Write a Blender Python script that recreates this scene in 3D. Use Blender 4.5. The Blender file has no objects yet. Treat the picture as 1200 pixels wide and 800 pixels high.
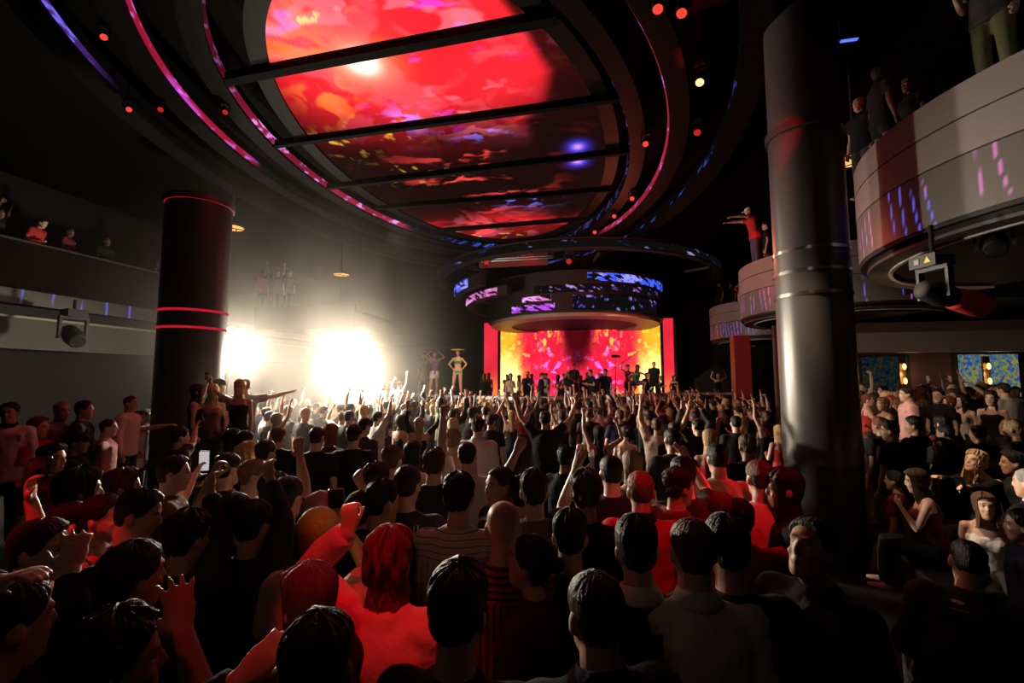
import bpy, bmesh, math, random
import numpy as np
from mathutils import Vector, Matrix, Euler
random.seed(7); RNG = np.random.default_rng(7)
C = bpy.context.scene.collection
R = math.radians
# ---------------------------------------------------------------- camera
F_PX, HORIZON, CAM_Z = 533.0, 445.0, 2.35
TILT = math.atan((HORIZON - 400) / F_PX)
def ray(px, py):
    u = (px - 600) / F_PX; v = (400 - py) / F_PX
    return Vector((u, math.cos(TILT) - v * math.sin(TILT), v * math.cos(TILT) + math.sin(TILT)))
def at(px, py, Y):
    r = ray(px, py); return Vector((0, 0, CAM_Z)) + r * (Y / r.y)
def at_h(px, py, h):
    r = ray(px, py); return Vector((0, 0, CAM_Z)) + r * ((h - CAM_Z) / r.z)
def project(p):
    d = Vector(p) - Vector((0, 0, CAM_Z)); c, s = math.cos(TILT), math.sin(TILT)
    dep = d.y * c + d.z * s; up = -d.y * s + d.z * c
    if dep < .05: return None
    return 600 + F_PX * d.x / dep, 400 - F_PX * up / dep, dep
YAW = R(12)
def rf(u, v, z=0.0):     # room frame: u across, v towards the stage
    return Vector((u * math.cos(YAW) + v * math.sin(YAW), -u * math.sin(YAW) + v * math.cos(YAW), z))
cam = bpy.data.cameras.new('camera'); cam.lens = 36 * F_PX / 1200; cam.sensor_width = 36; cam.clip_end = 200; cam.clip_start = .05
co = bpy.data.objects.new('camera', cam); C.objects.link(co)
co.location = (0, 0, CAM_Z); co.rotation_euler = (math.pi / 2 + TILT, 0, 0)
S = bpy.context.scene; S.camera = co
S.view_settings.view_transform = 'Standard'; S.view_settings.look = 'None'
S.view_settings.gamma = 1; S.view_settings.use_curve_mapping = False; S.view_settings.exposure = 0
try:
    S.cycles.use_denoising = True; S.cycles.max_bounces = 5; S.cycles.diffuse_bounces = 2; S.cycles.glossy_bounces = 3
    S.cycles.volume_bounces = 0; S.cycles.transparent_max_bounces = 8; S.cycles.sample_clamp_indirect = 3
    S.cycles.volume_step_rate = 1.0; S.cycles.caustics_reflective = False; S.cycles.caustics_refractive = False
except Exception: pass
w = bpy.data.worlds.new('World'); S.world = w; w.use_nodes = True
w.node_tree.nodes['Background'].inputs[0].default_value = (.006, .0035, .003, 1); w.node_tree.nodes['Background'].inputs[1].default_value = .12
# ---------------------------------------------------------------- materials
MATS = {}
def principled(name):
    m = bpy.data.materials.new(name); m.use_nodes = True
    return m, m.node_tree, m.node_tree.nodes['Principled BSDF']
def mat(name, col, rough=.6, metal=0, bump=0, bscale=40, spec=.5, emit=None, es=0, var=0):
    if name in MATS: return MATS[name]
    m, t, b = principled(name)
    b.inputs['Base Color'].default_value = (*col, 1); b.inputs['Roughness'].default_value = rough
    b.inputs['Metallic'].default_value = metal; b.inputs['Specular IOR Level'].default_value = spec
    if emit: b.inputs['Emission Color'].default_value = (*emit, 1); b.inputs['Emission Strength'].default_value = es
    if bump or var:
        tc = t.nodes.new('ShaderNodeTexCoord'); n = t.nodes.new('ShaderNodeTexNoise'); n.inputs['Scale'].default_value = bscale
        n.inputs['Detail'].default_value = 4; t.links.new(tc.outputs['Object'], n.inputs['Vector'])
        if bump:
            bp = t.nodes.new('ShaderNodeBump'); bp.inputs['Strength'].default_value = bump; bp.inputs['Distance'].default_value = .02
            t.links.new(n.outputs['Fac'], bp.inputs['Height']); t.links.new(bp.outputs['Normal'], b.inputs['Normal'])
        if var:
            mx = t.nodes.new('ShaderNodeMix'); mx.data_type = 'RGBA'
            mx.inputs[6].default_value = (*[c * (1 - var) for c in col], 1); mx.inputs[7].default_value = (*[min(1, c * (1 + var)) for c in col], 1)
            t.links.new(n.outputs['Fac'], mx.inputs[0]); t.links.new(mx.outputs[2], b.inputs['Base Color'])
    MATS[name] = m; return m
def led_mat(name, strength=1.0):      # a display: emits the picture held in the mesh's colour attribute
    m = bpy.data.materials.new(name); m.use_nodes = True; t = m.node_tree; t.nodes.clear()
    o = t.nodes.new('ShaderNodeOutputMaterial'); e = t.nodes.new('ShaderNodeEmission'); a = t.nodes.new('ShaderNodeVertexColor'); a.layer_name = 'picture'
    t.links.new(a.outputs['Color'], e.inputs['Color']); e.inputs['Strength'].default_value = strength
    t.links.new(e.outputs[0], o.inputs['Surface']); MATS[name] = m; return m
def emit_mat(name, col, s):
    m = bpy.data.materials.new(name); m.use_nodes = True; t = m.node_tree; t.nodes.clear()
    o = t.nodes.new('ShaderNodeOutputMaterial'); e = t.nodes.new('ShaderNodeEmission')
    e.inputs['Color'].default_value = (*col, 1); e.inputs['Strength'].default_value = s
    t.links.new(e.outputs[0], o.inputs['Surface']); MATS[name] = m; return m
def skin_mat(name, col):
    m, t, b = principled(name); b.inputs['Roughness'].default_value = .48
    a = t.nodes.new('ShaderNodeVertexColor'); a.layer_name = 'feat'; sp = t.nodes.new('ShaderNodeSeparateColor'); t.links.new(a.outputs['Color'], sp.inputs[0])
    cur = None
    for ch, c in (('Red', (col[0] * .75, col[1] * .38, col[2] * .38)), ('Green', (.7, .68, .64)), ('Blue', (.02, .013, .01))):
        mx = t.nodes.new('ShaderNodeMix'); mx.data_type = 'RGBA'
        if cur is None: mx.inputs[6].default_value = (*col, 1)
        else: t.links.new(cur, mx.inputs[6])
        mx.inputs[7].default_value = (*c, 1); t.links.new(sp.outputs[ch], mx.inputs[0]); cur = mx.outputs[2]
    t.links.new(cur, b.inputs['Base Color']); MATS[name] = m; return m
def hair_mat(name, col):
    m, t, b = principled(name); b.inputs['Roughness'].default_value = .55; b.inputs['Specular IOR Level'].default_value = .28
    tc = t.nodes.new('ShaderNodeTexCoord'); mp = t.nodes.new('ShaderNodeMapping'); mp.inputs['Scale'].default_value = (150, 150, 16)
    n = t.nodes.new('ShaderNodeTexNoise'); n.inputs['Scale'].default_value = 1; n.inputs['Detail'].default_value = 3
    t.links.new(tc.outputs['Object'], mp.inputs[0]); t.links.new(mp.outputs[0], n.inputs['Vector'])
    bp = t.nodes.new('ShaderNodeBump'); bp.inputs['Strength'].default_value = .9; bp.inputs['Distance'].default_value = .012
    t.links.new(n.outputs['Fac'], bp.inputs['Height']); t.links.new(bp.outputs[0], b.inputs['Normal'])
    mx = t.nodes.new('ShaderNodeMix'); mx.data_type = 'RGBA'; mx.inputs[6].default_value = (*[c * .45 for c in col], 1); mx.inputs[7].default_value = (*[min(1, c * 1.5) for c in col], 1)
    t.links.new(n.outputs['Fac'], mx.inputs[0]); t.links.new(mx.outputs[2], b.inputs['Base Color']); MATS[name] = m; return m
def stripe_mat(name, col, line, step, horiz_above=None, width=.12):
    """woven stripes in the cloth: thin lines across x, turning horizontal over the yoke"""
    m, t, b = principled(name); b.inputs['Roughness'].default_value = .8
    tc = t.nodes.new('ShaderNodeTexCoord'); sp = t.nodes.new('ShaderNodeSeparateXYZ'); t.links.new(tc.outputs['Object'], sp.inputs[0])
    def line_fac(sock, st):
        a = t.nodes.new('ShaderNodeMath'); a.operation = 'DIVIDE'; t.links.new(sock, a.inputs[0]); a.inputs[1].default_value = st
        f = t.nodes.new('ShaderNodeMath'); f.operation = 'FRACT'; t.links.new(a.outputs[0], f.inputs[0])
        l = t.nodes.new('ShaderNodeMath'); l.operation = 'LESS_THAN'; t.links.new(f.outputs[0], l.inputs[0]); l.inputs[1].default_value = width
        return l.outputs[0]
    fx = line_fac(sp.outputs['X'], step)
    if horiz_above:
        fz = line_fac(sp.outputs['Z'], step * .85)
        g = t.nodes.new('ShaderNodeMath'); g.operation = 'GREATER_THAN'; t.links.new(sp.outputs['Z'], g.inputs[0]); g.inputs[1].default_value = horiz_above
        mm = t.nodes.new('ShaderNodeMix'); t.links.new(g.outputs[0], mm.inputs[0]); t.links.new(fx, mm.inputs[2]); t.links.new(fz, mm.inputs[3]); fx = mm.outputs[0]
    mx = t.nodes.new('ShaderNodeMix'); mx.data_type = 'RGBA'; mx.inputs[6].default_value = (*col, 1); mx.inputs[7].default_value = (*line, 1)
    t.links.new(fx, mx.inputs[0]); t.links.new(mx.outputs[2], b.inputs['Base Color']); MATS[name] = m; return m
SKIN = [skin_mat('skin_%s' % n, c) for n, c in (('fair', (.66, .43, .33)), ('light', (.58, .36, .26)), ('tan', (.45, .26, .17)), ('brown', (.27, .145, .085)), ('deep', (.12, .06, .038)))]
HAIR = {n: hair_mat('hair_' + n, c) for n, c in (('black', (.012, .010, .009)), ('dark brown', (.035, .02, .013)), ('brown', (.10, .055, .03)), ('sandy', (.26, .16, .08)), ('blonde', (.55, .38, .18)), ('auburn', (.16, .05, .025)), ('grey', (.32, .31, .30)))}
CLOTH = {}
for n, c in (('black', (.012, .012, .013)), ('charcoal', (.04, .04, .042)), ('white', (.72, .70, .68)), ('grey', (.25, .25, .25)), ('navy', (.015, .022, .06)), ('red', (.42, .03, .03)),
             ('burgundy', (.14, .02, .03)), ('pink', (.68, .38, .36)), ('beige', (.5, .4, .3)), ('olive', (.10, .10, .05)), ('blue', (.05, .10, .30)), ('brown', (.2, .11, .08)), ('cream', (.70, .62, .5)), ('green', (.03, .22, .09)), ('orange', (.6, .2, .04)), ('denim', (.05, .075, .13)), ('purple', (.25, .05, .4))):
    CLOTH[n] = mat('cloth_' + n, c, .85, 0, .5, 22, .2)
CLOTH['pale striped'] = stripe_mat('cloth_pale_striped', (.62, .52, .47), (.04, .03, .03), .036, 1.33)
CLOTH['red striped'] = stripe_mat('cloth_red_striped', (.30, .06, .055), (.02, .01, .01), .03, 1.36, .4)
BLACK = mat('matt_black', (.008, .008, .008), .7); DARKMETAL = mat('dark_metal', (.03, .03, .032), .35, .6); STEEL = mat('steel', (.35, .35, .36), .3, 1)
# ---------------------------------------------------------------- mesh helpers
class MB:
    def __init__(s): s.v = []; s.f = []
    def add(s, V, Fc):
        o = len(s.v); s.v.extend([tuple(x) for x in V]); s.f.extend([tuple(i + o for i in q) for q in Fc]); return s
    def box(s, a, b, M=None):
        (x0, y0, z0), (x1, y1, z1) = a, b
        V = [(x0, y0, z0), (x1, y0, z0), (x1, y1, z0), (x0, y1, z0), (x0, y0, z1), (x1, y0, z1), (x1, y1, z1), (x0, y1, z1)]
        if M is not None: V = [M @ Vector(v) for v in V]
        return s.add(V, [(0, 3, 2, 1), (4, 5, 6, 7), (0, 1, 5, 4), (1, 2, 6, 5), (2, 3, 7, 6), (3, 0, 4, 7)])
    def tube(s, P, rad, n=10, xdir=None, M=None):
        """closed tube through P; rad per point, a number or (rx, ry)"""
        P = [Vector(p) for p in P]; V = []; N = len(P); prev = None
        for i, p in enumerate(P):
            d = (P[min(i + 1, N - 1)] - P[max(i - 1, 0)])
            if d.length < 1e-7: d = Vector((0, 0, 1))
            d.normalize()
            x = Vector(xdir) if xdir is not None else (prev if prev is not None else (Vector((1, 0, 0)) if abs(d.x) < .8 else Vector((0, 1, 0))))
            x = (x - d * x.dot(d)).normalized(); y = d.cross(x); prev = x
            rx, ry = rad[i] if isinstance(rad[i], (tuple, list)) else (rad[i], rad[i])
            for k in range(n):
                a = 2 * math.pi * k / n; V.append(p + x * (rx * math.cos(a)) + y * (ry * math.sin(a)))
        if M is not None: V = [M @ v for v in V]
        Fc = [(i * n + k, i * n + (k + 1) % n, (i + 1) * n + (k + 1) % n, (i + 1) * n + k) for i in range(N - 1) for k in range(n)]
        Fc.append(tuple(range(n - 1, -1, -1))); Fc.append(tuple((N - 1) * n + k for k in range(n)))
        return s.add(V, Fc)
    def ellipsoid(s, c, r, n=12, m=8, M=None):
        c = Vector(c); V = [c + Vector((0, 0, -r[2]))]
        for i in range(1, m):
            t = -math.pi / 2 + math.pi * i / m
            for k in range(n):
                a = 2 * math.pi * k / n; V.append(c + Vector((r[0] * math.cos(t) * math.cos(a), r[1] * math.cos(t) * math.sin(a), r[2] * math.sin(t))))
        V.append(c + Vector((0, 0, r[2])))
        if M is not None: V = [M @ v for v in V]
        Fc = [(0, 1 + (k + 1) % n, 1 + k) for k in range(n)]
        Fc += [(1 + i * n + k, 1 + i * n + (k + 1) % n, 1 + (i + 1) * n + (k + 1) % n, 1 + (i + 1) * n + k) for i in range(m - 2) for k in range(n)]
        L = len(V) - 1; b = 1 + (m - 2) * n; Fc += [(b + k, b + (k + 1) % n, L) for k in range(n)]
        return s.add(V, Fc)
    def lathe(s, prof, n=48, c=(0, 0, 0), a0=0, a1=2 * math.pi, ell=None, closed=True):
        """prof: closed (r, z) section swept round z. ell=(a, b, rot) turns it into an oval: r is then an offset beyond the oval"""
        full = abs(a1 - a0 - 2 * math.pi) < 1e-6; m = n if full else n + 1; V = []
        for i in range(m):
            t = a0 + (a1 - a0) * i / n
            for r, z in prof:
                if ell: x, y = (ell[0] + r) * math.cos(t), (ell[1] + r) * math.sin(t); cr, sr = math.cos(ell[2]), math.sin(ell[2]); x, y = x * cr - y * sr, x * sr + y * cr
                else: x, y = r * math.cos(t), r * math.sin(t)
                V.append((c[0] + x, c[1] + y, c[2] + z))
        k = len(prof); Fc = []
        for i in range(n):
            j = (i + 1) % m
            for q in range(k if closed else k - 1): Fc.append((i * k + q, j * k + q, j * k + (q + 1) % k, i * k + (q + 1) % k))
        if not full and closed: Fc.append(tuple(range(k))); Fc.append(tuple((m - 1) * k + q for q in range(k - 1, -1, -1)))
        return s.add(V, Fc)
    def prism(s, poly, z0, z1):
        n = len(poly); V = [(x, y, z0) for x, y in poly] + [(x, y, z1) for x, y in poly]
        return s.add(V, [tuple(range(n - 1, -1, -1)), tuple(range(n, 2 * n))] + [(i, (i + 1) % n, n + (i + 1) % n, n + i) for i in range(n)])
    def mesh(s, name, smooth=False):
        me = bpy.data.meshes.new(name); me.from_pydata(s.v, [], s.f); me.update()
        bm = bmesh.new(); bm.from_mesh(me); bmesh.ops.recalc_face_normals(bm, faces=bm.faces); bm.to_mesh(me); bm.free()
        if smooth: me.polygons.foreach_set('use_smooth', [True] * len(me.polygons))
        return me
    def build(s, name, m, parent=None, smooth=False, loc=None):
        return link(name, s.mesh(name, smooth), m, parent, loc)
def link(name, me, m, parent=None, loc=None, objmat=False):
    o = bpy.data.objects.new(name, me); C.objects.link(o)
    if parent is not None: o.parent = parent
    if loc is not None: o.location = loc
    if m is not None:
        if objmat:
            if not me.materials: me.materials.append(None)
            o.material_slots[0].link = 'OBJECT'; o.material_slots[0].material = m
        elif not me.materials: me.materials.append(m)
    return o
def tag(o, label=None, cat=None, group=None, kind=None):
    if label: o['label'] = label
    if cat: o['category'] = cat
    if group: o['group'] = group
    if kind: o['kind'] = kind
    return o
def empty(name, loc, label, cat, group=None, rz=0):
    o = bpy.data.objects.new(name, None); C.objects.link(o); o.location = loc; o.rotation_euler = (0, 0, rz); o.empty_display_size = .1
    return tag(o, label, cat, group)
def struct(o): o['kind'] = 'structure'; return o
def smooth_edges(o, ang=40):
    me = o.data; me.polygons.foreach_set('use_smooth', [True] * len(me.polygons))
    try: me.set_sharp_from_angle(angle=R(ang))
    except Exception: pass
    return o
def paint(me, fn):
    """picture on a display: fn(N x 3 array) -> N x 3 colours"""
    n = len(me.vertices); co_ = np.empty(n * 3, 'f'); me.vertices.foreach_get('co', co_); P = co_.reshape(-1, 3).astype(float)
    col = np.ones((n, 4), 'f'); col[:, :3] = np.clip(fn(P), 0, 30)
    a = me.color_attributes.new('picture', 'FLOAT_COLOR', 'POINT'); a.data.foreach_set('color', col.ravel())
def vnoise(P, seed=0):
    """smooth value noise in [0,1] at N x d points"""
    P = np.asarray(P, float); d = P.shape[1]; i = np.floor(P).astype(np.int64); fr = P - i; fr = fr * fr * (3 - 2 * fr); out = 0
    for c in range(2 ** d):
        o = np.array([(c >> k) & 1 for k in range(d)]); q = i + o
        h = (seed * 374761393) & 0x7fffffff
        h = np.full(len(P), h, np.int64)
        for k in range(d): h = (h ^ (q[:, k] * [73856093, 19349663, 83492791][k])) & 0x7fffffff
        h = (h * 1103515245 + 12345) & 0x7fffffff; h = ((h >> 13) ^ h) & 0x7fffffff; h = (h * 60493 + 19990303) & 0x7fffffff
        wgt = np.prod(np.where(o, fr, 1 - fr), 1); out = out + wgt * (h / 0x7fffffff)
    return out
def fbm(P, seed=0, oct=4):
    P = np.asarray(P, float); s = 0; a = .5; n = 0
    for k in range(oct): s = s + a * vnoise(P, seed + k); n += a; a *= .5; P = P * 2.03 + 11.3
    return s / n
def sstep(a, b, x): t = np.clip((x - a) / (b - a), 0, 1); return t * t * (3 - 2 * t)
# ---------------------------------------------------------------- people: one continuous skin per pose, hair and clothes as children
SEC = np.array([(-.122, .014, .066, .040), (-.116, .030, .080, .020), (-.104, .042, .086, -.005), (-.085, .051, .088, -.035), (-.060, .059, .088, -.062), (-.035, .065, .089, -.080),
                (-.010, .069, .088, -.091), (.020, .074, .090, -.098), (.045, .076, .090, -.101), (.070, .073, .083, -.096), (.090, .064, .070, -.083), (.105, .051, .052, -.064), (.115, .036, .035, -.045), (.121, .020, .018, -.026), (.124, .004, .002, -.008)])
def hsurf(z, a, off=0.0):
    hw, f, b = (np.interp(z, SEC[:, 0], SEC[:, k]) for k in (1, 2, 3))
    yc, hd = (f + b) / 2, (f - b) / 2
    P = np.stack([hw * np.sin(a), yc + hd * np.cos(a), z + 0 * a], -1)
    n = P - np.array([0, -.006, 0.0]); n[..., 2] = n[..., 2] * .8; n /= np.linalg.norm(n, axis=-1, keepdims=True)
    return P + n * np.asarray(off)[..., None] if np.ndim(off) else P + n * off
def head_into(mb, M, sex):
    n = 28; V = []; zs = SEC[:, 0]
    for z in zs:
        for k in range(n):
            a = 2 * math.pi * k / n; V.append(M @ Vector(hsurf(np.array(z), np.array(a))))
    Fc = [(i * n + k, i * n + (k + 1) % n, (i + 1) * n + (k + 1) % n, (i + 1) * n + k) for i in range(len(zs) - 1) for k in range(n)]
    Fc += [tuple(range(n - 1, -1, -1)), tuple((len(zs) - 1) * n + k for k in range(n))]
    mb.add(V, Fc)
    mb.tube([(0, .084, .026), (0, .096, .004), (0, .104, -.020), (0, .093, -.034)], [.008, .0105, .0135, .010], 8, M=M)      # nose
    for s in (-1, 1):
        mb.ellipsoid((.009 * s, .091, -.027), (.008, .009, .007), 8, 6, M)
        mb.ellipsoid((.077 * s, -.012, -.004), (.011, .019, .032), 10, 8, M)                                              # ear
        mb.tube([(.012 * s, .086, .030), (.030 * s, .084, .036), (.050 * s, .068, .030)], [.009, .010, .008], 8, M=M)        # brow ridge
        mb.ellipsoid((.036 * s, .066, -.028), (.020, .020, .018), 8, 6, M)                                                # cheekbone
        mb.ellipsoid((.031 * s, .075, .010), (.013, .011, .009), 8, 6, M)                                                 # eyeball under its lid
    mb.tube([(-.023, .080, -.062), (-.010, .090, -.058), (0, .0915, -.059), (.010, .090, -.058), (.023, .080, -.062)], [.005, .007, .0065, .007, .005], 8, M=M)
    mb.tube([(-.020, .080, -.068), (0, .0895, -.071), (.020, .080, -.068)], [.005, .0075, .005], 8, M=M)
HANDS = {  # bend per finger (index..little), thumb spread, finger spread
    'open': ((8, 6, 8, 12), 50, 9), 'relaxed': ((28, 32, 36, 40), 30, 2), 'fist': ((82, 84, 86, 86), 20, 0), 'hold': ((50, 52, 54, 58), 45, 2),
    'point': ((4, 80, 84, 84), 25, 2), 'horns': ((4, 82, 82, 6), 20, 6), 'peace': ((5, 5, 82, 84), 15, 10)}
def hand_into(mb, W, zd, yd, side, mode, fr=.0088, sc=1.0):
    zd = Vector(zd).normalized(); yd = Vector(yd); yd = (yd - zd * yd.dot(zd)).normalized(); xd = yd.cross(zd)
    M = Matrix(((xd.x, yd.x, zd.x, W.x), (xd.y, yd.y, zd.y, W.y), (xd.z, yd.z, zd.z, W.z), (0, 0, 0, 1))) @ Matrix.Scale(sc, 4)
    th = -side       # thumb side in hand x
    mb.tube([(0, 0, -.03), (0, 0, 0), (0, 0, .03), (0, .003, .06), (0, .003, .088)], [(.026, .020), (.027, .018), (.038, .016), (.043, .0145), (.041, .012)], 12, (1, 0, 0), M)
    bends, tsp, fsp = HANDS[mode]
    for i in range(4):
        x0 = th * (.031 - .0205 * i); ln = (.070, .078, .072, .058)[i]; b = bends[i]; sp = th * R(fsp) * (1.5 - i) * .9
        p = Vector((x0, .002, .082)); P = [p.copy()]; ang = R(b) * .5
        for k, l in enumerate((.44, .31, .25)):
            d = Vector((math.sin(sp) * math.cos(ang), math.sin(ang), math.cos(ang) * math.cos(sp))); p = p + d * ln * l; P.append(p.copy()); ang += R(b) * .85
        mb.tube(P, [fr * 1.08, fr * 1.04, fr * .96, fr * .82], 8, M=M)
    t = R(tsp); curl = .9 if mode in ('fist', 'point', 'horns', 'peace') else (.5 if mode == 'hold' else .15)
    b0 = Vector((th * .024, .004, .018)); d1 = Vector((th * math.sin(t), .25 + curl * .5, math.cos(t))).normalized()
    b1 = b0 + d1 * .045; d2 = Vector((th * math.sin(t * .5) * (1 - curl), .25 + curl, math.cos(t * .5))).normalized(); b2 = b1 + d2 * .032; b3 = b2 + d2 * .022
    mb.tube([b0, b1, b2, b3], [.0145, fr * 1.2, fr * 1.1, fr * .85], 8, M=M)
    return M
ARMS = {  # upper arm dir, forearm dir, hand mode, palm normal   (written for the right arm, x outwards)
    'down': ((.16, -.05, -1), (.05, .22, -1), 'relaxed', (-1, .1, 0)), 'front': ((.22, .10, -1), (-.35, .9, .25), 'hold', (-.9, -.3, .4)),
    'up': ((.38, .15, .95), (-.05, .12, 1), 'open', (0, 1, 0)), 'wide': ((.7, .1, .7), (.35, .1, 1), 'open', (0, 1, .1)), 'bent': ((.75, .25, .45), (-.25, .25, .95), 'horns', (0, 1, 0)),
    'phone': ((.25, .65, .55), (-.2, .35, .95), 'hold', (-.2, .9, -.2)), 'point': ((.15, .7, .65), (-.05, .75, .75), 'point', (0, .5, -1)), 'fist': ((.3, .3, .85), (.0, .15, 1), 'fist', (-.3, 1, 0)),
    'side': ((.95, .1, .12), (.95, .15, .28), 'open', (0, .3, -1)), 'hip': ((.7, -.2, -.75), (-.55, .35, -.7), 'fist', (-1, 0, 0)), 'reach': ((.2, .9, .25), (.0, 1, .15), 'relaxed', (0, .2, -1)),
    'chin': ((.2, .45, -.8), (-.35, .35, .95), 'relaxed', (-.3, -.9, 0)), 'hat': ((.85, .1, .35), (-.75, .1, .75), 'hold', (-.6, 0, -.6)), 'sway': ((.5, .3, .8), (-.5, .2, .85), 'open', (-.5, .8, 0))}
def geom(p):
    """joints of a pose in the figure's own frame (z up, facing +y)"""
    fem = p.get('sex') == 'f'; lf, ls = p.get('lean', (0, 0))
    g = {'fem': fem}
    sit = p.get('sit', False); g['sit'] = sit
    hz = .95
    L = Matrix.Translation((0, 0, hz)) @ Matrix.Rotation(R(-lf), 4, 'X') @ Matrix.Rotation(R(ls), 4, 'Y') @ Matrix.Translation((0, 0, -hz))
    g['L'] = L; hy, hp = p.get('head', (0, 0))
    g['H'] = L @ Matrix.Translation((0, .022, 1.626)) @ Matrix.Rotation(R(-hy), 4, 'Z') @ Matrix.Rotation(R(-hp), 4, 'X') @ Matrix.Rotation(R(p.get('roll', 0)), 4, 'Y')
    sw = .158 if fem else .180; g['sw'] = sw; g['arm'] = {}
    l1, l2 = (.275, .245) if fem else (.295, .262); g['l'] = (l1, l2)
    L3 = L.to_3x3()
    for key, s in (('R', 1), ('L', -1)):
        a = p.get(key, 'down')
        if isinstance(a, dict):        # reach for a point: two-bone solve
            S0 = L @ Vector((s * (sw - .005), 0, 1.396)); T = Vector(a['to']); d = T - S0; D = min(d.length, (l1 + l2) * .985); dn = d.normalized(); T = S0 + dn * D
            ca = (l1 * l1 + D * D - l2 * l2) / (2 * l1 * D); al = math.acos(max(-1, min(1, ca))); hint = Vector(a.get('elbow', (s * .8, -.2, -.7))); hint = (hint - dn * hint.dot(dn)).normalized()
            U = dn * math.cos(al) + hint * math.sin(al); E = S0 + U * l1; Fd = (T - E).normalized(); mode = a.get('hand', 'open'); pn = Vector(a.get('palm', (0, 1, 0)))
            up = max(0, U.z); S1 = S0 + L3 @ Vector((-s * .02 * up, 0, .07 * up)); Wd = Vector(a['dir']).normalized() if 'dir' in a else (Fd + Vector((0, .1, .05))).normalized()
        else:
            U, Fd, mode, pn = ARMS[a] if isinstance(a, str) else a
            U, Fd, pn = (L3 @ Vector((s * v[0], v[1], v[2])) for v in (U, Fd, pn)); U.normalize(); Fd.normalize()
            up = max(0, U.z); S1 = L @ Vector((s * (sw - .005 - .02 * up), 0, 1.396 + .065 * up)); E = S1 + U * l1; T = E + Fd * l2
            Wd = (Fd + Vector((0, .12, 0))).normalized()
        g['arm'][key] = dict(S=S1, E=E, W=T, d=Wd, pn=pn, mode=mode, s=s, up=up)
    if sit: legs = [[(s * .09, 0, .93), (s * .13, .42, .92), (s * .12, .44, .50), (s * .12, .56, .47)] for s in (1, -1)]
    elif p.get('squat'): legs = [[(s * .09, 0, .93), (s * .36, .26, .93), (s * .30, .12, .50), (s * .34, .24, .46)] for s in (1, -1)]
    elif p.get('stride'): legs = [[(.09, 0, .92), (.15, .05, .50), (.19, -.04, .08), (.21, .10, .035)], [(-.09, 0, .92), (-.11, -.02, .50), (-.13, -.06, .08), (-.15, .08, .035)]]
    else: legs = [[(s * .09, 0, .92), (s * .105, .02, .50), (s * .11, -.025, .08), (s * .125, .11, .035)] for s in (1, -1)]
    g['legs'] = [[Vector(q) for q in l] for l in legs]
    return g
TORSO_M = [(.80, .15, .105, .0), (.88, .172, .118, -.006), (.97, .165, .112, -.004), (1.08, .150, .100, .004), (1.20, .162, .110, .004), (1.31, .176, .120, 0), (1.365, .174, .113, -.008), (1.41, .132, .090, -.014), (1.445, .092, .074, -.014), (1.475, .070, .064, -.014)]
TORSO_F = [(.80, .15, .105, .0), (.88, .178, .122, -.010), (.97, .160, .110, -.008), (1.08, .122, .085, .004), (1.18, .130, .092, .006), (1.28, .148, .118, .016), (1.36, .152, .102, .0), (1.43, .125, .075, -.012), (1.47, .068, .055, -.012)]
def torso_into(mb, g, inf=0, z0=.8, z1=1.48, n=24):
    T = np.array(TORSO_F if g['fem'] else TORSO_M); zs = [z0] + [z for z in T[:, 0] if z0 + .01 < z < z1 - .01] + [z1]
    P, r = [], []
    for z in zs:
        rx, ry, y = (np.interp(z, T[:, 0], T[:, k]) for k in (1, 2, 3)); P.append(g['L'] @ Vector((0, y, z)) if z > .9 else Vector((0, y, z))); r.append((rx + inf, ry + inf))
    mb.tube(P, r, n, (1, 0, 0))
def arm_pts(a): return a['S'], a['E'], a['W']
def limb(mb, P, r, inf, n=12):
    Q, q = [], []
    for i in range(len(P) - 1):
        for k in range(4): t = k / 4; Q.append(P[i].lerp(P[i + 1], t)); q.append(r[i] + (r[i + 1] - r[i]) * t + inf)
    Q.append(P[-1]); q.append(r[-1] + inf); mb.tube(Q, q, n)
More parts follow.
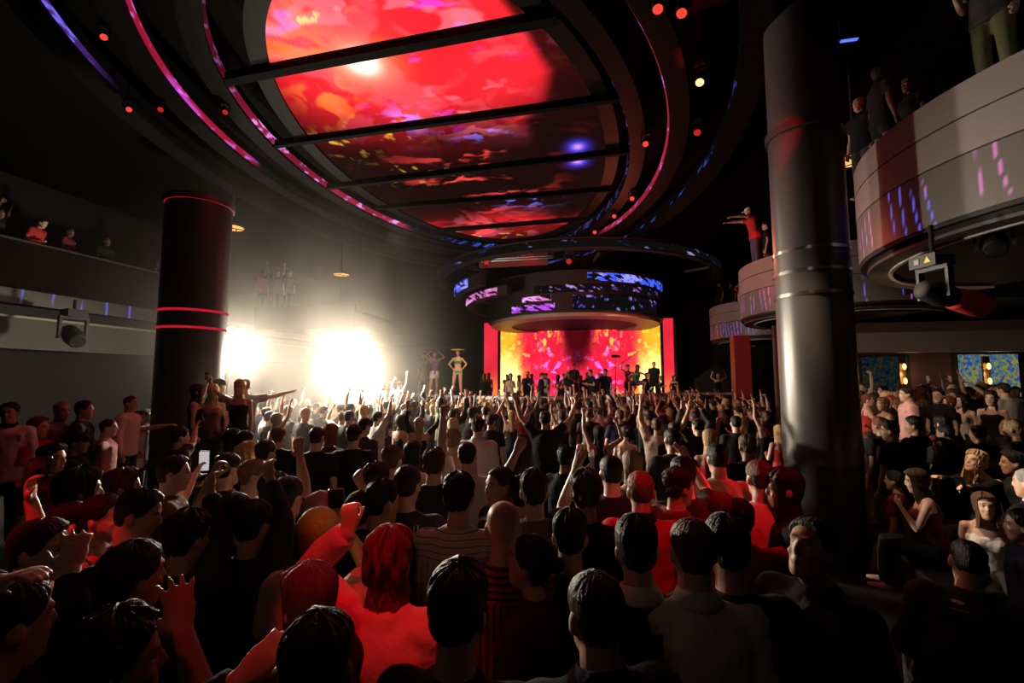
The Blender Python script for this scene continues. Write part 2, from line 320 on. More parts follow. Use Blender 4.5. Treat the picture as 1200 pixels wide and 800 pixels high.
def body_mb(g, hero, sex):
    mb = MB(); fem = g['fem']; torso_into(mb, g)
    k = .82 if fem else 1.0; L = g['L']
    mb.tube([L @ Vector((0, -.014, 1.43)), L @ Vector((0, -.008, 1.49)), g['H'] @ Vector((0, -.022, -.085)), g['H'] @ Vector((0, -.018, -.03))], [(.075 * k, .065 * k), (.060 * k, .060 * k), (.056 * k, .060 * k), (.054 * k, .062)], 14, (1, 0, 0))
    if fem:
        for s in (1, -1): mb.ellipsoid(L @ Vector((s * .066, .085, 1.27)), (.058, .055, .058), 12, 8)
    else:
        mb.tube([L @ Vector((-.15, .045, 1.35)), L @ Vector((0, .055, 1.36)), L @ Vector((.15, .045, 1.35))], [.05, .06, .05], 10)
    for key in 'RL':
        a = g['arm'][key]; s = a['s']; Sh, E, W = arm_pts(a)
        mb.tube([L @ Vector((0, -.018, 1.430)), L @ Vector((s * .09, -.014, 1.408)), Sh], [.052 * k, .050 * k, .054 * k], 12)     # shoulder girdle
        mb.ellipsoid(Sh, (.060 * k,) * 3, 12, 8)
        m1 = Sh.lerp(E, .4)
        mb.tube([Sh, m1, Sh.lerp(E, .8), E, E.lerp(W, .3), E.lerp(W, .7), W], [.056 * k, .050 * k, .041 * k, .039 * k, .042 * k, .032 * k, .0265 * k], 12)
        hand_into(mb, W, a['d'], a['pn'], s, a['mode'], .0085 if hero else .0105, 1.0 if not fem else .93)
        if a['up'] > .3: mb.tube([L @ Vector((s * .12, -.01, 1.30)), Sh.lerp(E, .25)], [.06 * k, .045 * k], 10)   # lat under the raised arm
    for lg in g['legs']:
        h, kn, an, to = lg
        limb(mb, [h, kn], [.092, .058], 0, 14); mid = kn.lerp(an, .33) + Vector((0, -.012, 0))
        mb.tube([kn, mid, kn.lerp(an, .75), an], [.057, .058, .041, .038], 12); mb.ellipsoid(kn, (.058, .058, .06), 10, 8)
        hd = (to - an); hd.z = 0; hd = hd.normalized(); b = Vector((an.x, an.y, to.z)) - hd * .045
        mb.tube([b, b + hd * .08, to, to + hd * .05], [(.033, .034), (.040, .036), (.046, .026), (.030, .014)], 10)
        mb.tube([an, Vector((an.x, an.y, to.z + .01))], [.038, .036], 10)
    head_into(mb, g['H'], sex); return mb
def voxel(mb, size, smooth=2, fac=.5, name='m'):
    me = mb.mesh('tmp'); o = bpy.data.objects.new('tmp', me); C.objects.link(o)
    m = o.modifiers.new('r', 'REMESH'); m.mode = 'VOXEL'; m.voxel_size = size; m.use_smooth_shade = True
    if smooth: s = o.modifiers.new('s', 'SMOOTH'); s.factor = fac; s.iterations = smooth
    dg = bpy.context.evaluated_depsgraph_get(); e = o.evaluated_get(dg); out = bpy.data.meshes.new_from_object(e); out.name = name
    bpy.data.objects.remove(o); bpy.data.meshes.remove(me); out.materials.clear(); return out
def verts_of(me):
    a = np.empty(len(me.vertices) * 3, 'f'); me.vertices.foreach_get('co', a); return a.reshape(-1, 3).astype(float)
def norms_of(me):
    a = np.empty(len(me.vertices) * 3, 'f'); me.vertex_normals.foreach_get('vector', a); return a.reshape(-1, 3).astype(float)
def put_verts(me, P): me.vertices.foreach_set('co', P.astype('f').ravel()); me.update()
def face_feat(me, H):
    P = verts_of(me); n = len(P); Hi = np.array(H.inverted()); Q = P @ Hi[:3, :3].T + Hi[:3, 3]; x, y, z = Q.T; ax = np.abs(x)
    c = np.zeros((n, 4), 'f'); c[:, 3] = 1; fr = y > .05
    c[:, 0] = (fr & (ax < .024) & (np.abs(z + .065) < .0105 * (1 - (ax / .03) ** 2))) * 1.0
    e = ((ax - .031) / .0135) ** 2 + ((z - .008) / .0062) ** 2
    c[:, 1] = fr * np.clip((1.2 - e) * 3, 0, 1)
    ir = (((ax - .031) ** 2 + (z - .008) ** 2) < .0052 ** 2) | ((np.abs(z - .0145) < .0022) & (np.abs(ax - .031) < .0145))
    br = (np.abs(z - .034 + ((ax - .032) ** 2) * 4) < .0048) & (np.abs(ax - .034) < .018)
    c[:, 2] = fr * np.where(ir, 1.0, np.where(br, .85, 0))
    a = me.color_attributes.new('feat', 'FLOAT_COLOR', 'POINT'); a.data.foreach_set('color', c.ravel())
def top_mb(g, style):
    mb = MB(); L = g['L']; fem = g['fem']; k = .82 if fem else 1.0
    inf = {'tank': .008, 'off': .010, 'dress': .008, 'jacket': .026, 'hoodie': .026}.get(style, .015)
    if style in ('tee', 'long', 'shirt', 'jacket', 'hoodie'):
        torso_into(mb, g, inf, .80, 1.492); loose = .012 if not fem else .004
        if not fem: mb.tube([L @ Vector((0, 0, 1.30)), L @ Vector((0, 0, 1.05)), Vector((0, 0, .82))], [(.178 + inf, .118 + inf), (.165 + inf + loose, .115 + inf), (.178 + inf + loose, .125 + inf)], 24, (1, 0, 0))
        end = {'tee': .62, 'long': 1.9, 'shirt': 1.85, 'jacket': 1.92, 'hoodie': 1.92}[style]
        if style == 'shirt' and g.get('short'): end = .66
        for key in 'RL':
            a = g['arm'][key]; s = a['s']; Sh, E, W = arm_pts(a)
            mb.tube([L @ Vector((0, -.018, 1.430)), L @ Vector((s * .09, -.014, 1.408)), Sh], [.052 * k + inf, .050 * k + inf, .055 * k + inf], 12); mb.ellipsoid(Sh, ((.062 * k + inf),) * 3, 12, 8)
            if end < 1: mb.tube([Sh, Sh.lerp(E, end * .6), Sh.lerp(E, end)], [.058 * k + inf, .056 * k + inf, .054 * k + inf + .006], 12)
            else: mb.tube([Sh, Sh.lerp(E, .5), E, E.lerp(W, .45), E.lerp(W, end - 1)], [.058 * k + inf, .052 * k + inf, .045 * k + inf, .042 * k + inf, .030 * k + inf], 12)
            if a['up'] > .3: mb.tube([L @ Vector((s * .12, -.01, 1.28)), Sh.lerp(E, .3)], [.06 * k + inf, .047 * k + inf], 10)
        if not fem: mb.tube([L @ Vector((-.15, .045, 1.35)), L @ Vector((0, .055, 1.36)), L @ Vector((.15, .045, 1.35))], [.05 + inf, .06 + inf, .05 + inf], 10)
        mb.lathe_at = None
        if style == 'hoodie': mb.tube([L @ Vector((-.10, .02, 1.47)), L @ Vector((-.085, -.07, 1.475)), L @ Vector((0, -.115, 1.455)), L @ Vector((.085, -.07, 1.475)), L @ Vector((.10, .02, 1.47))], [.03, .042, .055, .042, .03], 10)
    else:
        z1 = {'tank': 1.33, 'dress': 1.33, 'off': 1.37}[style]; torso_into(mb, g, inf, .82, z1)
        if style == 'dress': mb.tube([(0, -.004, .95), (0, 0, .8), (0, .01, .62)], [(.172, .125), (.185, .135), (.20, .14)], 24, (1, 0, 0))
        if style in ('tank', 'dress'):
            for s in (1, -1): mb.tube([L @ Vector((s * .08, .10, 1.30)), L @ Vector((s * .085, .045, 1.425)), L @ Vector((s * .085, -.02, 1.452)), L @ Vector((s * .085, -.085, 1.40)), L @ Vector((s * .08, -.10, 1.28))], [.012] * 5, 8)
        else:
            for key in 'RL':
                a = g['arm'][key]; Sh, E, W = arm_pts(a); mb.tube([Sh.lerp(E, .15), Sh.lerp(E, .5), E, E.lerp(W, .8)], [.062, .056, .05, .04], 12)
    if fem:
        for s in (1, -1): mb.ellipsoid(L @ Vector((s * .066, .085, 1.27)), (.058 + inf,) * 3, 12, 8)
    return mb
def bottom_mb(g, kind='trousers'):
    mb = MB(); torso_into(mb, g, .013, .80, 1.0)
    if kind == 'trousers':
        for h, kn, an, to in g['legs']: limb(mb, [h, kn, an.lerp(kn, .05)], [.095, .066, .062], .010, 14)
    elif kind == 'shorts':
        for h, kn, an, to in g['legs']: limb(mb, [h, h.lerp(kn, .62)], [.098, .085], .012, 14)
    else:
        mb.tube([(0, -.004, .95), (0, 0, .8), (0, .01, .60)], [(.18, .13), (.19, .14), (.205, .15)], 24, (1, 0, 0))
    return mb
HAIR_LINE = [(0, .082), (25, .078), (48, .058), (62, .02), (78, .0), (92, -.022), (104, .0), (118, -.045), (140, -.078), (180, -.092)]
def hair_mesh(style, hero):
    na, nr = (150, 76) if hero else (40, 20); seed = hash(style) % 97 if False else sum(map(ord, style))
    A = np.linspace(0, 2 * np.pi, na, endpoint=False); aa = np.degrees(np.abs((A + np.pi) % (2 * np.pi) - np.pi))
    zl = np.interp(aa, *np.array(HAIR_LINE).T)
    longs = {'long': .36, 'wavy': .30, 'bob': .12, 'mid': .20}; Ln = longs.get(style, 0)
    s = np.linspace(0, 1, nr)[:, None]
    ang = np.stack([np.broadcast_to(np.cos(A), (nr, na)), np.broadcast_to(np.sin(A), (nr, na))], -1)
    if Ln:
        back = sstep(50, 72, aa); zend = zl * (1 - back) + (-Ln - .0 * back) * back
        Z = .1235 + (zend - .1235) * (s ** 1.35); Zc = np.maximum(Z, -.05)
        P = hsurf(Zc, np.broadcast_to(A, Z.shape), 0); below = np.clip(-.05 - Z, 0, None)
        t = .018 + .010 * sstep(.02, .1, Zc); n = P - np.array([0, -.006, 0.0]); n /= np.linalg.norm(n, axis=-1, keepdims=True)
        cl = fbm(np.concatenate([ang * 5, Z[..., None] * 3], -1).reshape(-1, 3), seed, 3).reshape(Z.shape) - .5
        t = t + cl * (.030 if style != 'long' else .020); t = t * (1 - .72 * sstep(105, 55, aa) * sstep(.085, .03, Z))
        if style == 'wavy': t = t + .008 * np.sin(Z * 62 + cl * 9)
        Q = P + n * t[..., None]; Q[..., 2] -= below * .97
        Q[..., 0] *= 1 + below * 1.1; Q[..., 1] -= below * .20 * sstep(90, 150, aa)
        fl = np.minimum(1, below / .1)
        Q[..., 1] += fl * .028 * np.cos(A) * .2
        V = Q.reshape(-1, 3); IN = (P + n * (-.012)); IN[..., 2] -= below * .97; IN[..., 0] *= 1 + below * .9; IN[..., 1] -= below * .17 * sstep(90, 150, aa); W = IN.reshape(-1, 3)
        Fc = [(i * na + k, i * na + (k + 1) % na, (i + 1) * na + (k + 1) % na, (i + 1) * na + k) for i in range(nr - 1) for k in range(na)]
        o = nr * na; Fi = [tuple(q + o for q in f[::-1]) for f in Fc]; e = (nr - 1) * na
        St = [(e + k, e + (k + 1) % na, o + e + (k + 1) % na, o + e + k) for k in range(na)]
        mb = MB(); mb.add(np.concatenate([V, W]), Fc + Fi + St + [tuple(range(na))])
    else:
        Z = .1235 + (zl - .1235) * (s ** 1.2); Ab = np.broadcast_to(A, Z.shape)
        tt, ts, am, fq = {'crew': (.009, .004, .004, 9), 'short': (.018, .007, .011, 6), 'curly': (.024, .014, .026, 13), 'quiff': (.024, .007, .013, 6), 'tied': (.014, .012, .006, 7), 'afro': (.05, .045, .03, 11)}[style]
        P = hsurf(Z, Ab, 0); top = sstep(.02, .10, Z); t = ts + (tt - ts) * top
        if style == 'quiff': t = t + .016 * top * np.clip(np.cos(A), 0, 1)
        cl = fbm(np.concatenate([ang * (fq * .35) * (1 - .2 * s[..., None] * 0), Z[..., None] * fq * 2.2], -1).reshape(-1, 3), seed, 3).reshape(Z.shape) - .5
        if hero: t = t + (1 - np.abs(2 * fbm(np.concatenate([ang * (fq * 1.1), Z[..., None] * fq * 3.2], -1).reshape(-1, 3), seed + 7, 2).reshape(Z.shape) - 1) - .7) * (.010 if style != 'crew' else .004) * (.4 + .6 * top)
        t = (t + cl * am * 1.6) * (1 - sstep(.86, 1, s)) - .006 * sstep(.8, 1, s)
        n = P - np.array([0, -.006, 0.0]); n /= np.linalg.norm(n, axis=-1, keepdims=True); V = (P + n * t[..., None]).reshape(-1, 3)
        Fc = [(i * na + k, i * na + (k + 1) % na, (i + 1) * na + (k + 1) % na, (i + 1) * na + k) for i in range(nr - 1) for k in range(na)]
        mb = MB(); mb.add(V, Fc + [tuple(range(na))])
        if style == 'tied':
            mb.ellipsoid((0, -.125, .055), (.040, .038, .036), 14, 10)
    return mb.mesh('hair_' + style, True)
def pony_mesh(hero):
    mb = MB(); mb.tube([(0, -.095, .05), (0, -.135, .045), (0, -.155, -.02), (0, -.150, -.12), (.01, -.145, -.24)], [.018, .026, .030, .028, .008], 12); return mb.mesh('pony_tail', True)
def cap_mesh():
    n = 32; rows = 10; V = []; A = np.linspace(0, 2 * np.pi, n, endpoint=False)
    for i in range(rows):
        z = .028 + (.124 - .028) * math.sin(math.pi / 2 * i / (rows - 1)) ; V += [tuple(p) for p in hsurf(np.full(n, min(z, .1235)), A, .017)]
    Fc = [(i * n + k, i * n + (k + 1) % n, (i + 1) * n + (k + 1) % n, (i + 1) * n + k) for i in range(rows - 1) for k in range(n)] + [tuple((rows - 1) * n + k for k in range(n))]
    mb = MB(); mb.add(V, Fc); a = np.linspace(-1.05, 1.05, 15); up, lo = [], []
    for q in a: # brim
        e = hsurf(np.array(.034), np.array(q), .012); up.append(e); lo.append((e[0] * 1.02, e[1] + .075 * math.cos(q * 1.25), .028 - .012 * abs(math.sin(q))))
    k = len(a); B = [tuple(p) for p in up] + lo; B2 = [(x, y, z - .005) for x, y, z in B]
    mb.add(B + B2, [(i, i + 1, k + i + 1, k + i) for i in range(k - 1)] + [(2 * k + i + 1, 2 * k + i, 3 * k + i, 3 * k + i + 1) for i in range(k - 1)] + [(k + i, k + i + 1, 3 * k + i + 1, 3 * k + i) for i in range(k - 1)])
    mb.ellipsoid((0, -.008, .142), (.008, .008, .005), 8, 6); return mb.mesh('cap', True)
CACHE = {}
def pose_key(p): return repr(sorted((k, repr(v)) for k, v in p.items()))
def meshes(p, top, bottom, hero, short=False):
    k = (pose_key(p), hero)
    if k not in CACHE:
        g = geom(p); me = voxel(body_mb(g, hero == 0, p.get('sex')), (.0084, .0115, .0140)[hero], 2 if hero == 0 else 1, .45, 'person_body'); face_feat(me, g['H']); CACHE[k] = (g, me)
    g, me = CACHE[k]; g = dict(g); g['short'] = short
    kt = (k, top, short)
    if top and kt not in CACHE:
        m = voxel(top_mb(g, top), (.013, .017, .021)[hero], 2, .5, 'top'); P = verts_of(m); N = norms_of(m)
        sc = np.array([9, 9, 5.0]); d = fbm(P * sc, 5, 3) - .5; rid = 1 - np.abs(2 * fbm(P * np.array([6, 6, 3.2]) + 3, 9, 3) - 1)
        put_verts(m, P + N * (d * .014 + (rid - .6) * (.034, .024, .014)[hero])[:, None] * sstep(1.50, 1.40, P[:, 2])[:, None] ); CACHE[kt] = m
    kb = (repr((p.get('sit'), p.get('squat'), p.get('stride'), p.get('lean'), p.get('sex'))), bottom)
    if bottom and kb not in CACHE: CACHE[kb] = voxel(bottom_mb(g, bottom), .026, 2, .5, 'bottom')
    return g, me, CACHE.get(kt) if top else None, CACHE.get(kb) if bottom else None
def cached(k, fn):
    if k not in CACHE: CACHE[k] = fn()
    return CACHE[k]
PEOPLE = []; TOPNAME = {'tee': 'shirt', 'long': 'sweater', 'shirt': 'shirt', 'jacket': 'jacket', 'hoodie': 'hoodie', 'tank': 'top', 'off': 'top', 'dress': 'dress'}
def person(pos, label=None, h=1.75, face=0, sex='m', hair=('short', 'dark brown'), skin=1, top=('tee', 'black'), bottom=('trousers', 'charcoal'), pose=None, z0=0.0, hero=True, cap=None, group=None, aim=None, short=False, info=None, collar=None, toph=None):
    """pos: (px, py) of the top of the head in the photo, standing on z0; or a Vector base"""
    p = dict(pose or {}); p['sex'] = sex; s = h / 1.75; rz = Matrix.Rotation(R(-face), 3, 'Z')
    def base(g):
        if isinstance(pos, Vector): return pos.copy()
        top_ = g['H'] @ Vector((0, 0, .124)); 
        if toph: tgt = toph
        else: tgt = at_h(pos[0], pos[1], z0 + s * top_.z + (.015 if hair else 0))
        o = rz @ Vector((top_.x, top_.y, 0)) * s; return Vector((tgt.x - o.x, tgt.y - o.y, z0))
    if aim:      # hands that reach a point of the photo: {side: (px, py, dy, extras)}
        b = base(geom(p))
        for side, (hx, hy, dy, ex) in aim.items():
            q = at(hx, hy, b.y + dy); loc = (rz.inverted() @ (q - b)) / s; e = dict(ex); e['to'] = tuple(round(v, 3) for v in loc); p[side] = e
    b = base(geom(p)); lvl = 0 if b.y < 2.9 else 1 if b.y < 6.5 else 2
    g, bm_, tm, tb = meshes(p, top and top[0], bottom and bottom[0], lvl, short); hero = lvl < 2
    o = link('person', bm_, SKIN[skin], None, b, True); o.rotation_euler = (0, 0, R(-face)); o.scale = (s, s, s)
    if tm: link(TOPNAME[top[0]], tm, CLOTH[top[1]], o, None, True)
    if tb: link(bottom[0], tb, CLOTH[bottom[1]], o, None, True)
    def on_head(name, me, m): c = link(name, me, m, o, None, True); c.matrix_local = g['H']; return c
    if hair:
        hc = on_head('hair', cached(('hair', hair[0].replace('pony', 'tied'), hero), lambda: hair_mesh(hair[0].replace('pony', 'tied'), hero)), HAIR[hair[1]])
        if hair[0] == 'pony': link('pony_tail', cached('pony', lambda: pony_mesh(True)), HAIR[hair[1]], hc, None, True)
    if cap: on_head('cap', cached('cap', cap_mesh), CLOTH[cap])
    if collar:
        def cm():
            mb = MB(); mb.lathe([(.072, -.02), (.082, -.025), (.092, .0), (.070, .045), (.063, .045), (.066, .0)], 28); return mb.mesh('collar', True)
        c = link('collar', cached('collar', cm), CLOTH[collar], o, None, True); c.matrix_local = g['L'] @ Matrix.Translation((0, -.014, 1.47)) @ Matrix.Rotation(R(-12), 4, 'X')
    tag(o, label, 'person', group); o['g'] = 0; del o['g']
    PEOPLE.append(dict(o=o, g=g, hair=hair, top=top, sex=sex, pose=p, info=info, cap=cap, face=face, label=label, rz=rz, s=s))
    return o, g
# ---------------------------------------------------------------- the room
FLOORM = mat('dance_floor', (.03, .026, .025), .4, 0, .2, 6); WALLM = mat('wall_paint', (.003, .0025, .0025), .8, 0, .2, 8); CEILM = mat('ceiling_paint', (.003, .0025, .0025), .8, spec=.05)
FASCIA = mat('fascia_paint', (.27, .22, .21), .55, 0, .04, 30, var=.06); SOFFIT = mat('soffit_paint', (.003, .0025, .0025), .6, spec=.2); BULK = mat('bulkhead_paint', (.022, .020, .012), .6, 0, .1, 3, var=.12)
RINGM = mat('ring_paint', (.0028, .0022, .0022), .6, spec=.08); COLM = mat('column_cladding', (.10, .092, .09), .36, .25, .03, 2); TRIMM = mat('bright_trim', (.6, .55, .5), .25, 1)
STAGEM = mat('stage_black', (.025, .022, .022), .5); LEATHER = mat('black_leather', (.02, .014, .014), .38, 0, .3, 30); REDWALL = mat('red_cladding', (.30, .02, .025), .5)
def rbox(name, u0, u1, v0, v1, z0, z1, m):
    mb = MB(); M = Matrix.Rotation(-YAW, 4, 'Z'); mb.box((u0, v0, z0), (u1, v1, z1), M); return struct(mb.build(name, m))
UL, UR, VB, VF, HC = -17.5, 13.5, -4.0, 27.0, 8.5
rbox('floor', UL - .2, UR + .2, VB - .2, VF + .2, -.2, 0, FLOORM); rbox('ceiling', UL - .2, UR + .2, VB - .2, VF + .2, HC, HC + .2, CEILM)
rbox('wall_left', UL - .2, UL, VB, VF, 0, HC, WALLM); rbox('wall_right', UR, UR + .2, VB, VF, 0, HC, WALLM)
rbox('wall_back', UL, UR, VB - .2, VB, 0, HC, WALLM); rbox('wall_stage', UL, UR, VF, VF + .2, 0, HC, WALLM)
# ---- oval ceiling screen
ZS = 7.55; OC = Vector((-1.0, 10.73, 0)); OV = (5.77, 3.22, R(79))
def W_(px, py, z=ZS): q = at_h(px, py, z); return np.array((q.x, q.y))
def _uv(px, py): q = W_(px, py); return q[0] * math.cos(YAW) - q[1] * math.sin(YAW), q[0] * math.sin(YAW) + q[1] * math.cos(YAW)
UB = np.array(sorted([_uv(x, y)[::-1] for x, y in ((545, -30), (577, 0), (602, 33), (638, 84), (634, 118), (612, 142), (640, 222), (665, 245), (720, 268))])).T
def ceiling_picture(P):
    x, y = P[:, 0], P[:, 1]; XY = np.stack([x, y], 1)
    def g(px, py, sx, sy): c = W_(px, py); return np.exp(-((x - c[0]) / sx) ** 2 - ((y - c[1]) / sy) ** 2)
    cr, sr = math.cos(YAW), math.sin(YAW); u = x * cr - y * sr; v = x * sr + y * cr
    wp = np.stack([u * .55 + 1.3 * fbm(XY * .5, 3), v * .5 + 1.3 * fbm(XY * .5 + 7, 4)], 1)
    cl = fbm(wp * 1.6, 11, 5); st = fbm(np.stack([u * .9, v * 3.0], 1) + 2 * fbm(XY, 8)[:, None], 21, 4)
    base = np.array((.012, .0035, .003)) + 0 * P
    ub = np.interp(v, *UB); big = g(430, 20, 3.0, 1.7) * 1.15 + g(560, 15, 2.0, 1.2) * .8 + g(395, 85, 1.3, 1.6) + g(500, 85, 1.3, 1.3) * .95 + g(610, 60, .9, 1.6) * .40 + g(590, 265, 2.2, .9) * 1.35 + g(540, 275, 1.6, .8) * .9 + g(600, 90, .6, 1.5) * .2
    red = np.clip(big, 0, 1.2) * (.52 + .85 * cl)
    big = big * (sstep(ub + .22, ub - .10, u) * .97 + .03)
    red = np.clip(big, 0, 1.2) * (.62 + .62 * cl)
    blob = sstep(.58, .67, st * .55 + cl * .45) * (g(545, 160, 1.3, 1.8) + g(540, 215, 1.3, 1.0) * .9 + g(590, 235, 1.3, 1.0)); dark = sstep(.60, .42, cl) * sstep(8.2, 9.6, v - 0) * .8
    c = base + red[:, None] * np.array((1.0, .018, .03)) * (1 - dark)[:, None]
    hi = sstep(.50, .64, fbm(wp * 2.4 + 5, 31, 4)) * np.clip(big, 0, 1); c = c + hi[:, None] * np.array((.55, .10, .13)) * .55
    c = c + np.clip(blob, 0, 1)[:, None] * np.array((.95, .06, .05))
    org = sstep(.54, .62, fbm(wp * 2.6 + 15, 41, 4)) * (g(345, 60, .6, 1.2) * .8 + g(385, 115, .4, .6) * .6 + g(455, 150, .5, .35)); c = c + org[:, None] * np.array((.7, .25, .02))
    pink = sstep(.60, .66, fbm(np.stack([u * 1.5, v * 2.6], 1), 51, 3)) * (g(545, 105, .7, 1.3) + g(430, 10, 2, .8) * .8); c = c + pink[:, None] * np.array((.7, .16, .22))
    mag = sstep(.66, .72, fbm(np.stack([u * 2.0, v * 4], 1) + 3, 61, 3)) * (g(430, 15, 2.2, .7) + g(480, 110, .8, 1.2)); c = c + mag[:, None] * np.array((.5, .05, .7))
    yel = sstep(.66, .73, fbm(XY * 5, 71, 3)) * (g(340, 5, .5, .35) * 2 + g(400, 170, .5, .4) + g(450, 150, .6, .4) + g(560, 275, 1.6, .35) + g(480, 205, .8, .4)); c = c + yel[:, None] * np.array((.9, .55, .05))
    blu = sstep(.60, .68, fbm(np.stack([u * 3, v * 6], 1), 81, 3)) * (g(475, 140, .4, .4) + g(560, 152, .5, .35) + g(610, 235, .7, .4)); c = c + blu[:, None] * np.array((.15, .2, 1.0))
    c = c + g(425, 74, .22, .24)[:, None] * np.array((2.2, 2.0, 1.8)) + g(425, 74, .5, .5)[:, None] * np.array((.8, .35, .1))
    for py in (172, 189):
        q = g(677, py, .20, .22); c = c + q[:, None] * np.array((.10, .08, 1.3)) + (q ** 4)[:, None] * np.array((.8, .3, .5))  # two blue lamp reflections painted into the screen picture
    return c
scr = empty('ceiling_screen', OC + Vector((0, 0, ZS)), 'huge oval red video screen set in the club ceiling', 'screen')
mb = MB(); mb.lathe([(0, -.05), (.30, -.05), (.30, .30), (0, .30)], 160, (0, 0, 0), ell=OV); smooth_edges(mb.build('surround', mat('surround_paint', (.003, .0025, .0025), .6, spec=.1), scr))
NA, NR = 420, 170; V = [(0, 0, 0)]; Fc = []
for i in range(1, NR + 1):
    for k in range(NA):
        t = 2 * math.pi * k / NA; x, y = OV[0] * math.cos(t) * i / NR, OV[1] * math.sin(t) * i / NR; cr, sr = math.cos(OV[2]), math.sin(OV[2]); V.append((x * cr - y * sr, x * sr + y * cr, 0))
Fc += [(0, 1 + k, 1 + (k + 1) % NA) for k in range(NA)]
for i in range(NR - 1):
    Fc += [(1 + i * NA + k, 1 + (i + 1) * NA + k, 1 + (i + 1) * NA + (k + 1) % NA, 1 + i * NA + (k + 1) % NA) for k in range(NA)]
me = bpy.data.meshes.new('display'); me.from_pydata(V, [], Fc); paint(me, lambda P: ceiling_picture(P + np.array(OC)))
link('display', me, led_mat('ceiling_display', 1.0), scr)
mb = MB(); mb.lathe([(-.05, .06), (.05, .06), (.05, .12), (-6, .12)][:3] + [(-.05, .12)], 120, (0, 0, 0), ell=OV); mb.build('back_rim', BLACK, scr)
for (xa, ya), (xb, yb), wd in (((300, 87), (605, 29), .17), ((355, 165), (690, 119), .11), ((410, 216), (712, 180), .11), ((470, 241), (690, 224), .10), ((530, 269), (665, 258), .09)):
    a, b = W_(xa, ya, ZS - .1), W_(xb, yb, ZS - .1); d = (b - a) / np.linalg.norm(b - a); a = a - d * .8; b = b + d * .6; n = np.array((-d[1], d[0])) * wd / 2
    mb = MB(); o2 = np.array((OC.x, OC.y)); mb.prism([tuple(q - o2) for q in (a - n, b - n, b + n, a + n)], -.16, -.02); mb.build('cross_beam', mat('beam_black', (.003, .003, .003), .8, spec=.05), scr)
def streaks(ang, z, seed, dens=.62, fa=30, fz=9):
    n = fbm(np.stack([ang * fa + z * fz, z * 6 - ang * 4], 1), seed, 3); return sstep(dens, dens + .07, n)
def ring_strip(c, ell, label, wid, zz, hh, colour):
    e = empty('ceiling_ring', (c[0], c[1], ZS), label, 'ceiling ring', 'oval rings round the ceiling screen')
    mb = MB(); mb.lathe([(.03, zz - .06), (wid, zz - .06), (wid, zz + .34), (.03, zz + .34)], 160, ell=ell); smooth_edges(mb.build('ring_body', RINGM, e))
    mb = MB(); rows = 7; prof = [(0, zz + hh * i / rows) for i in range(rows + 1)] + [(.03, zz + hh), (.03, zz)]; mb.lathe(prof, 900, ell=ell); me = mb.mesh('led_strip')
    def fn(P):
        cr, sr = math.cos(-ell[2]), math.sin(-ell[2]); x = P[:, 0] * cr - P[:, 1] * sr; y = P[:, 0] * sr + P[:, 1] * cr; a = np.arctan2(y / ell[1], x / ell[0])   # a=0 far end, + to the left
        return colour(a, P[:, 2] - zz)
    paint(me, fn); link('led_strip', me, MATS.get('ring_led') or led_mat('ring_led', 1.0), e); return e
def ang_of(px, py, c, ell):
    q = W_(px, py) - np.array(c); cr, sr = math.cos(-ell[2]), math.sin(-ell[2]); return math.atan2((q[0] * sr + q[1] * cr) / ell[1], (q[0] * cr - q[1] * sr) / ell[0])
cC, eC = (-1.12, 10.85), (6.47, 3.87, R(78)); cB, eB = (-1.22, 11.06), (7.44, 4.81, R(78.6)); cA, eA = (-1.3, 11.44), (9.2, 5.99, R(83.8))
AC = [ang_of(x, y, cC, eC) for x, y in ((482, 262), (242, 8), (275, 95))]; AB = [ang_of(x, y, cB, eB) for x, y in ((306, 192), (700, 272))]; AA = ang_of(135, 98, cA, eA)
def colC(a, z):
    lf = sstep(AC[0] - .05, AC[0] + .1, a) * sstep(AC[1] + .25, AC[1] - .15, a) * (1 - .75 * sstep(AC[2] - .2, AC[2] + .1, a)); s = streaks(a, z, 5); s2 = streaks(a, z, 15, .60, 60, 20); far = np.exp(-((a - .1) / .55) ** 2); rt = sstep(-.5, -.8, a)
    return lf[:, None] * (np.array((.34, .008, .045)) * (.35 + fbm(np.stack([a * 8, z * 5], 1), 3)[:, None]) + s[:, None] * np.array((.55, .3, .9))) + (s2 * far)[:, None] * np.array((.05, .12, .9)) + (s2 * rt * .35)[:, None] * np.array((.15, .1, .6)) + .003
def colB(a, z):
    lf = sstep(AB[0] - .02, AB[0] + .06, a); rt = sstep(AB[1] + .02, AB[1] - .1, a); s = streaks(a, z, 25); m = fbm(np.stack([a * 6, z * 4], 1), 13)[:, None]
    return lf[:, None] * (np.array((.40, .008, .035)) * (.4 + m) + s[:, None] * np.array((.32, .10, .6)) + sstep(.5, .7, m) * np.array((.15, .05, .5))) + rt[:, None] * (np.array((.38, .015, .05)) * (.3 + m) + s[:, None] * np.array((.3, .08, .4))) + .003
def colA(a, z):
    s = streaks(a, z, 35, .6); lf = sstep(AA - .02, AA + .12, a); rt = sstep(-.1, -.4, a) * .6
    return lf[:, None] * (np.array((.06, .015, .16)) + s[:, None] * np.array((.12, .12, .7))) + (rt * s)[:, None] * np.array((.05, .07, .5)) + .002
ring_strip(cC, eC, 'innermost oval ceiling ring with red and blue light strip hugging the screen', .35, -.12, .15, colC)
ring_strip(cB, eB, 'middle oval ceiling ring with the widest bright magenta red light strip', .40, -.08, .13, colB)
ring_strip(cA, eA, 'outermost oval ceiling ring with a faint blue violet light strip', .45, -.05, .09, colA)
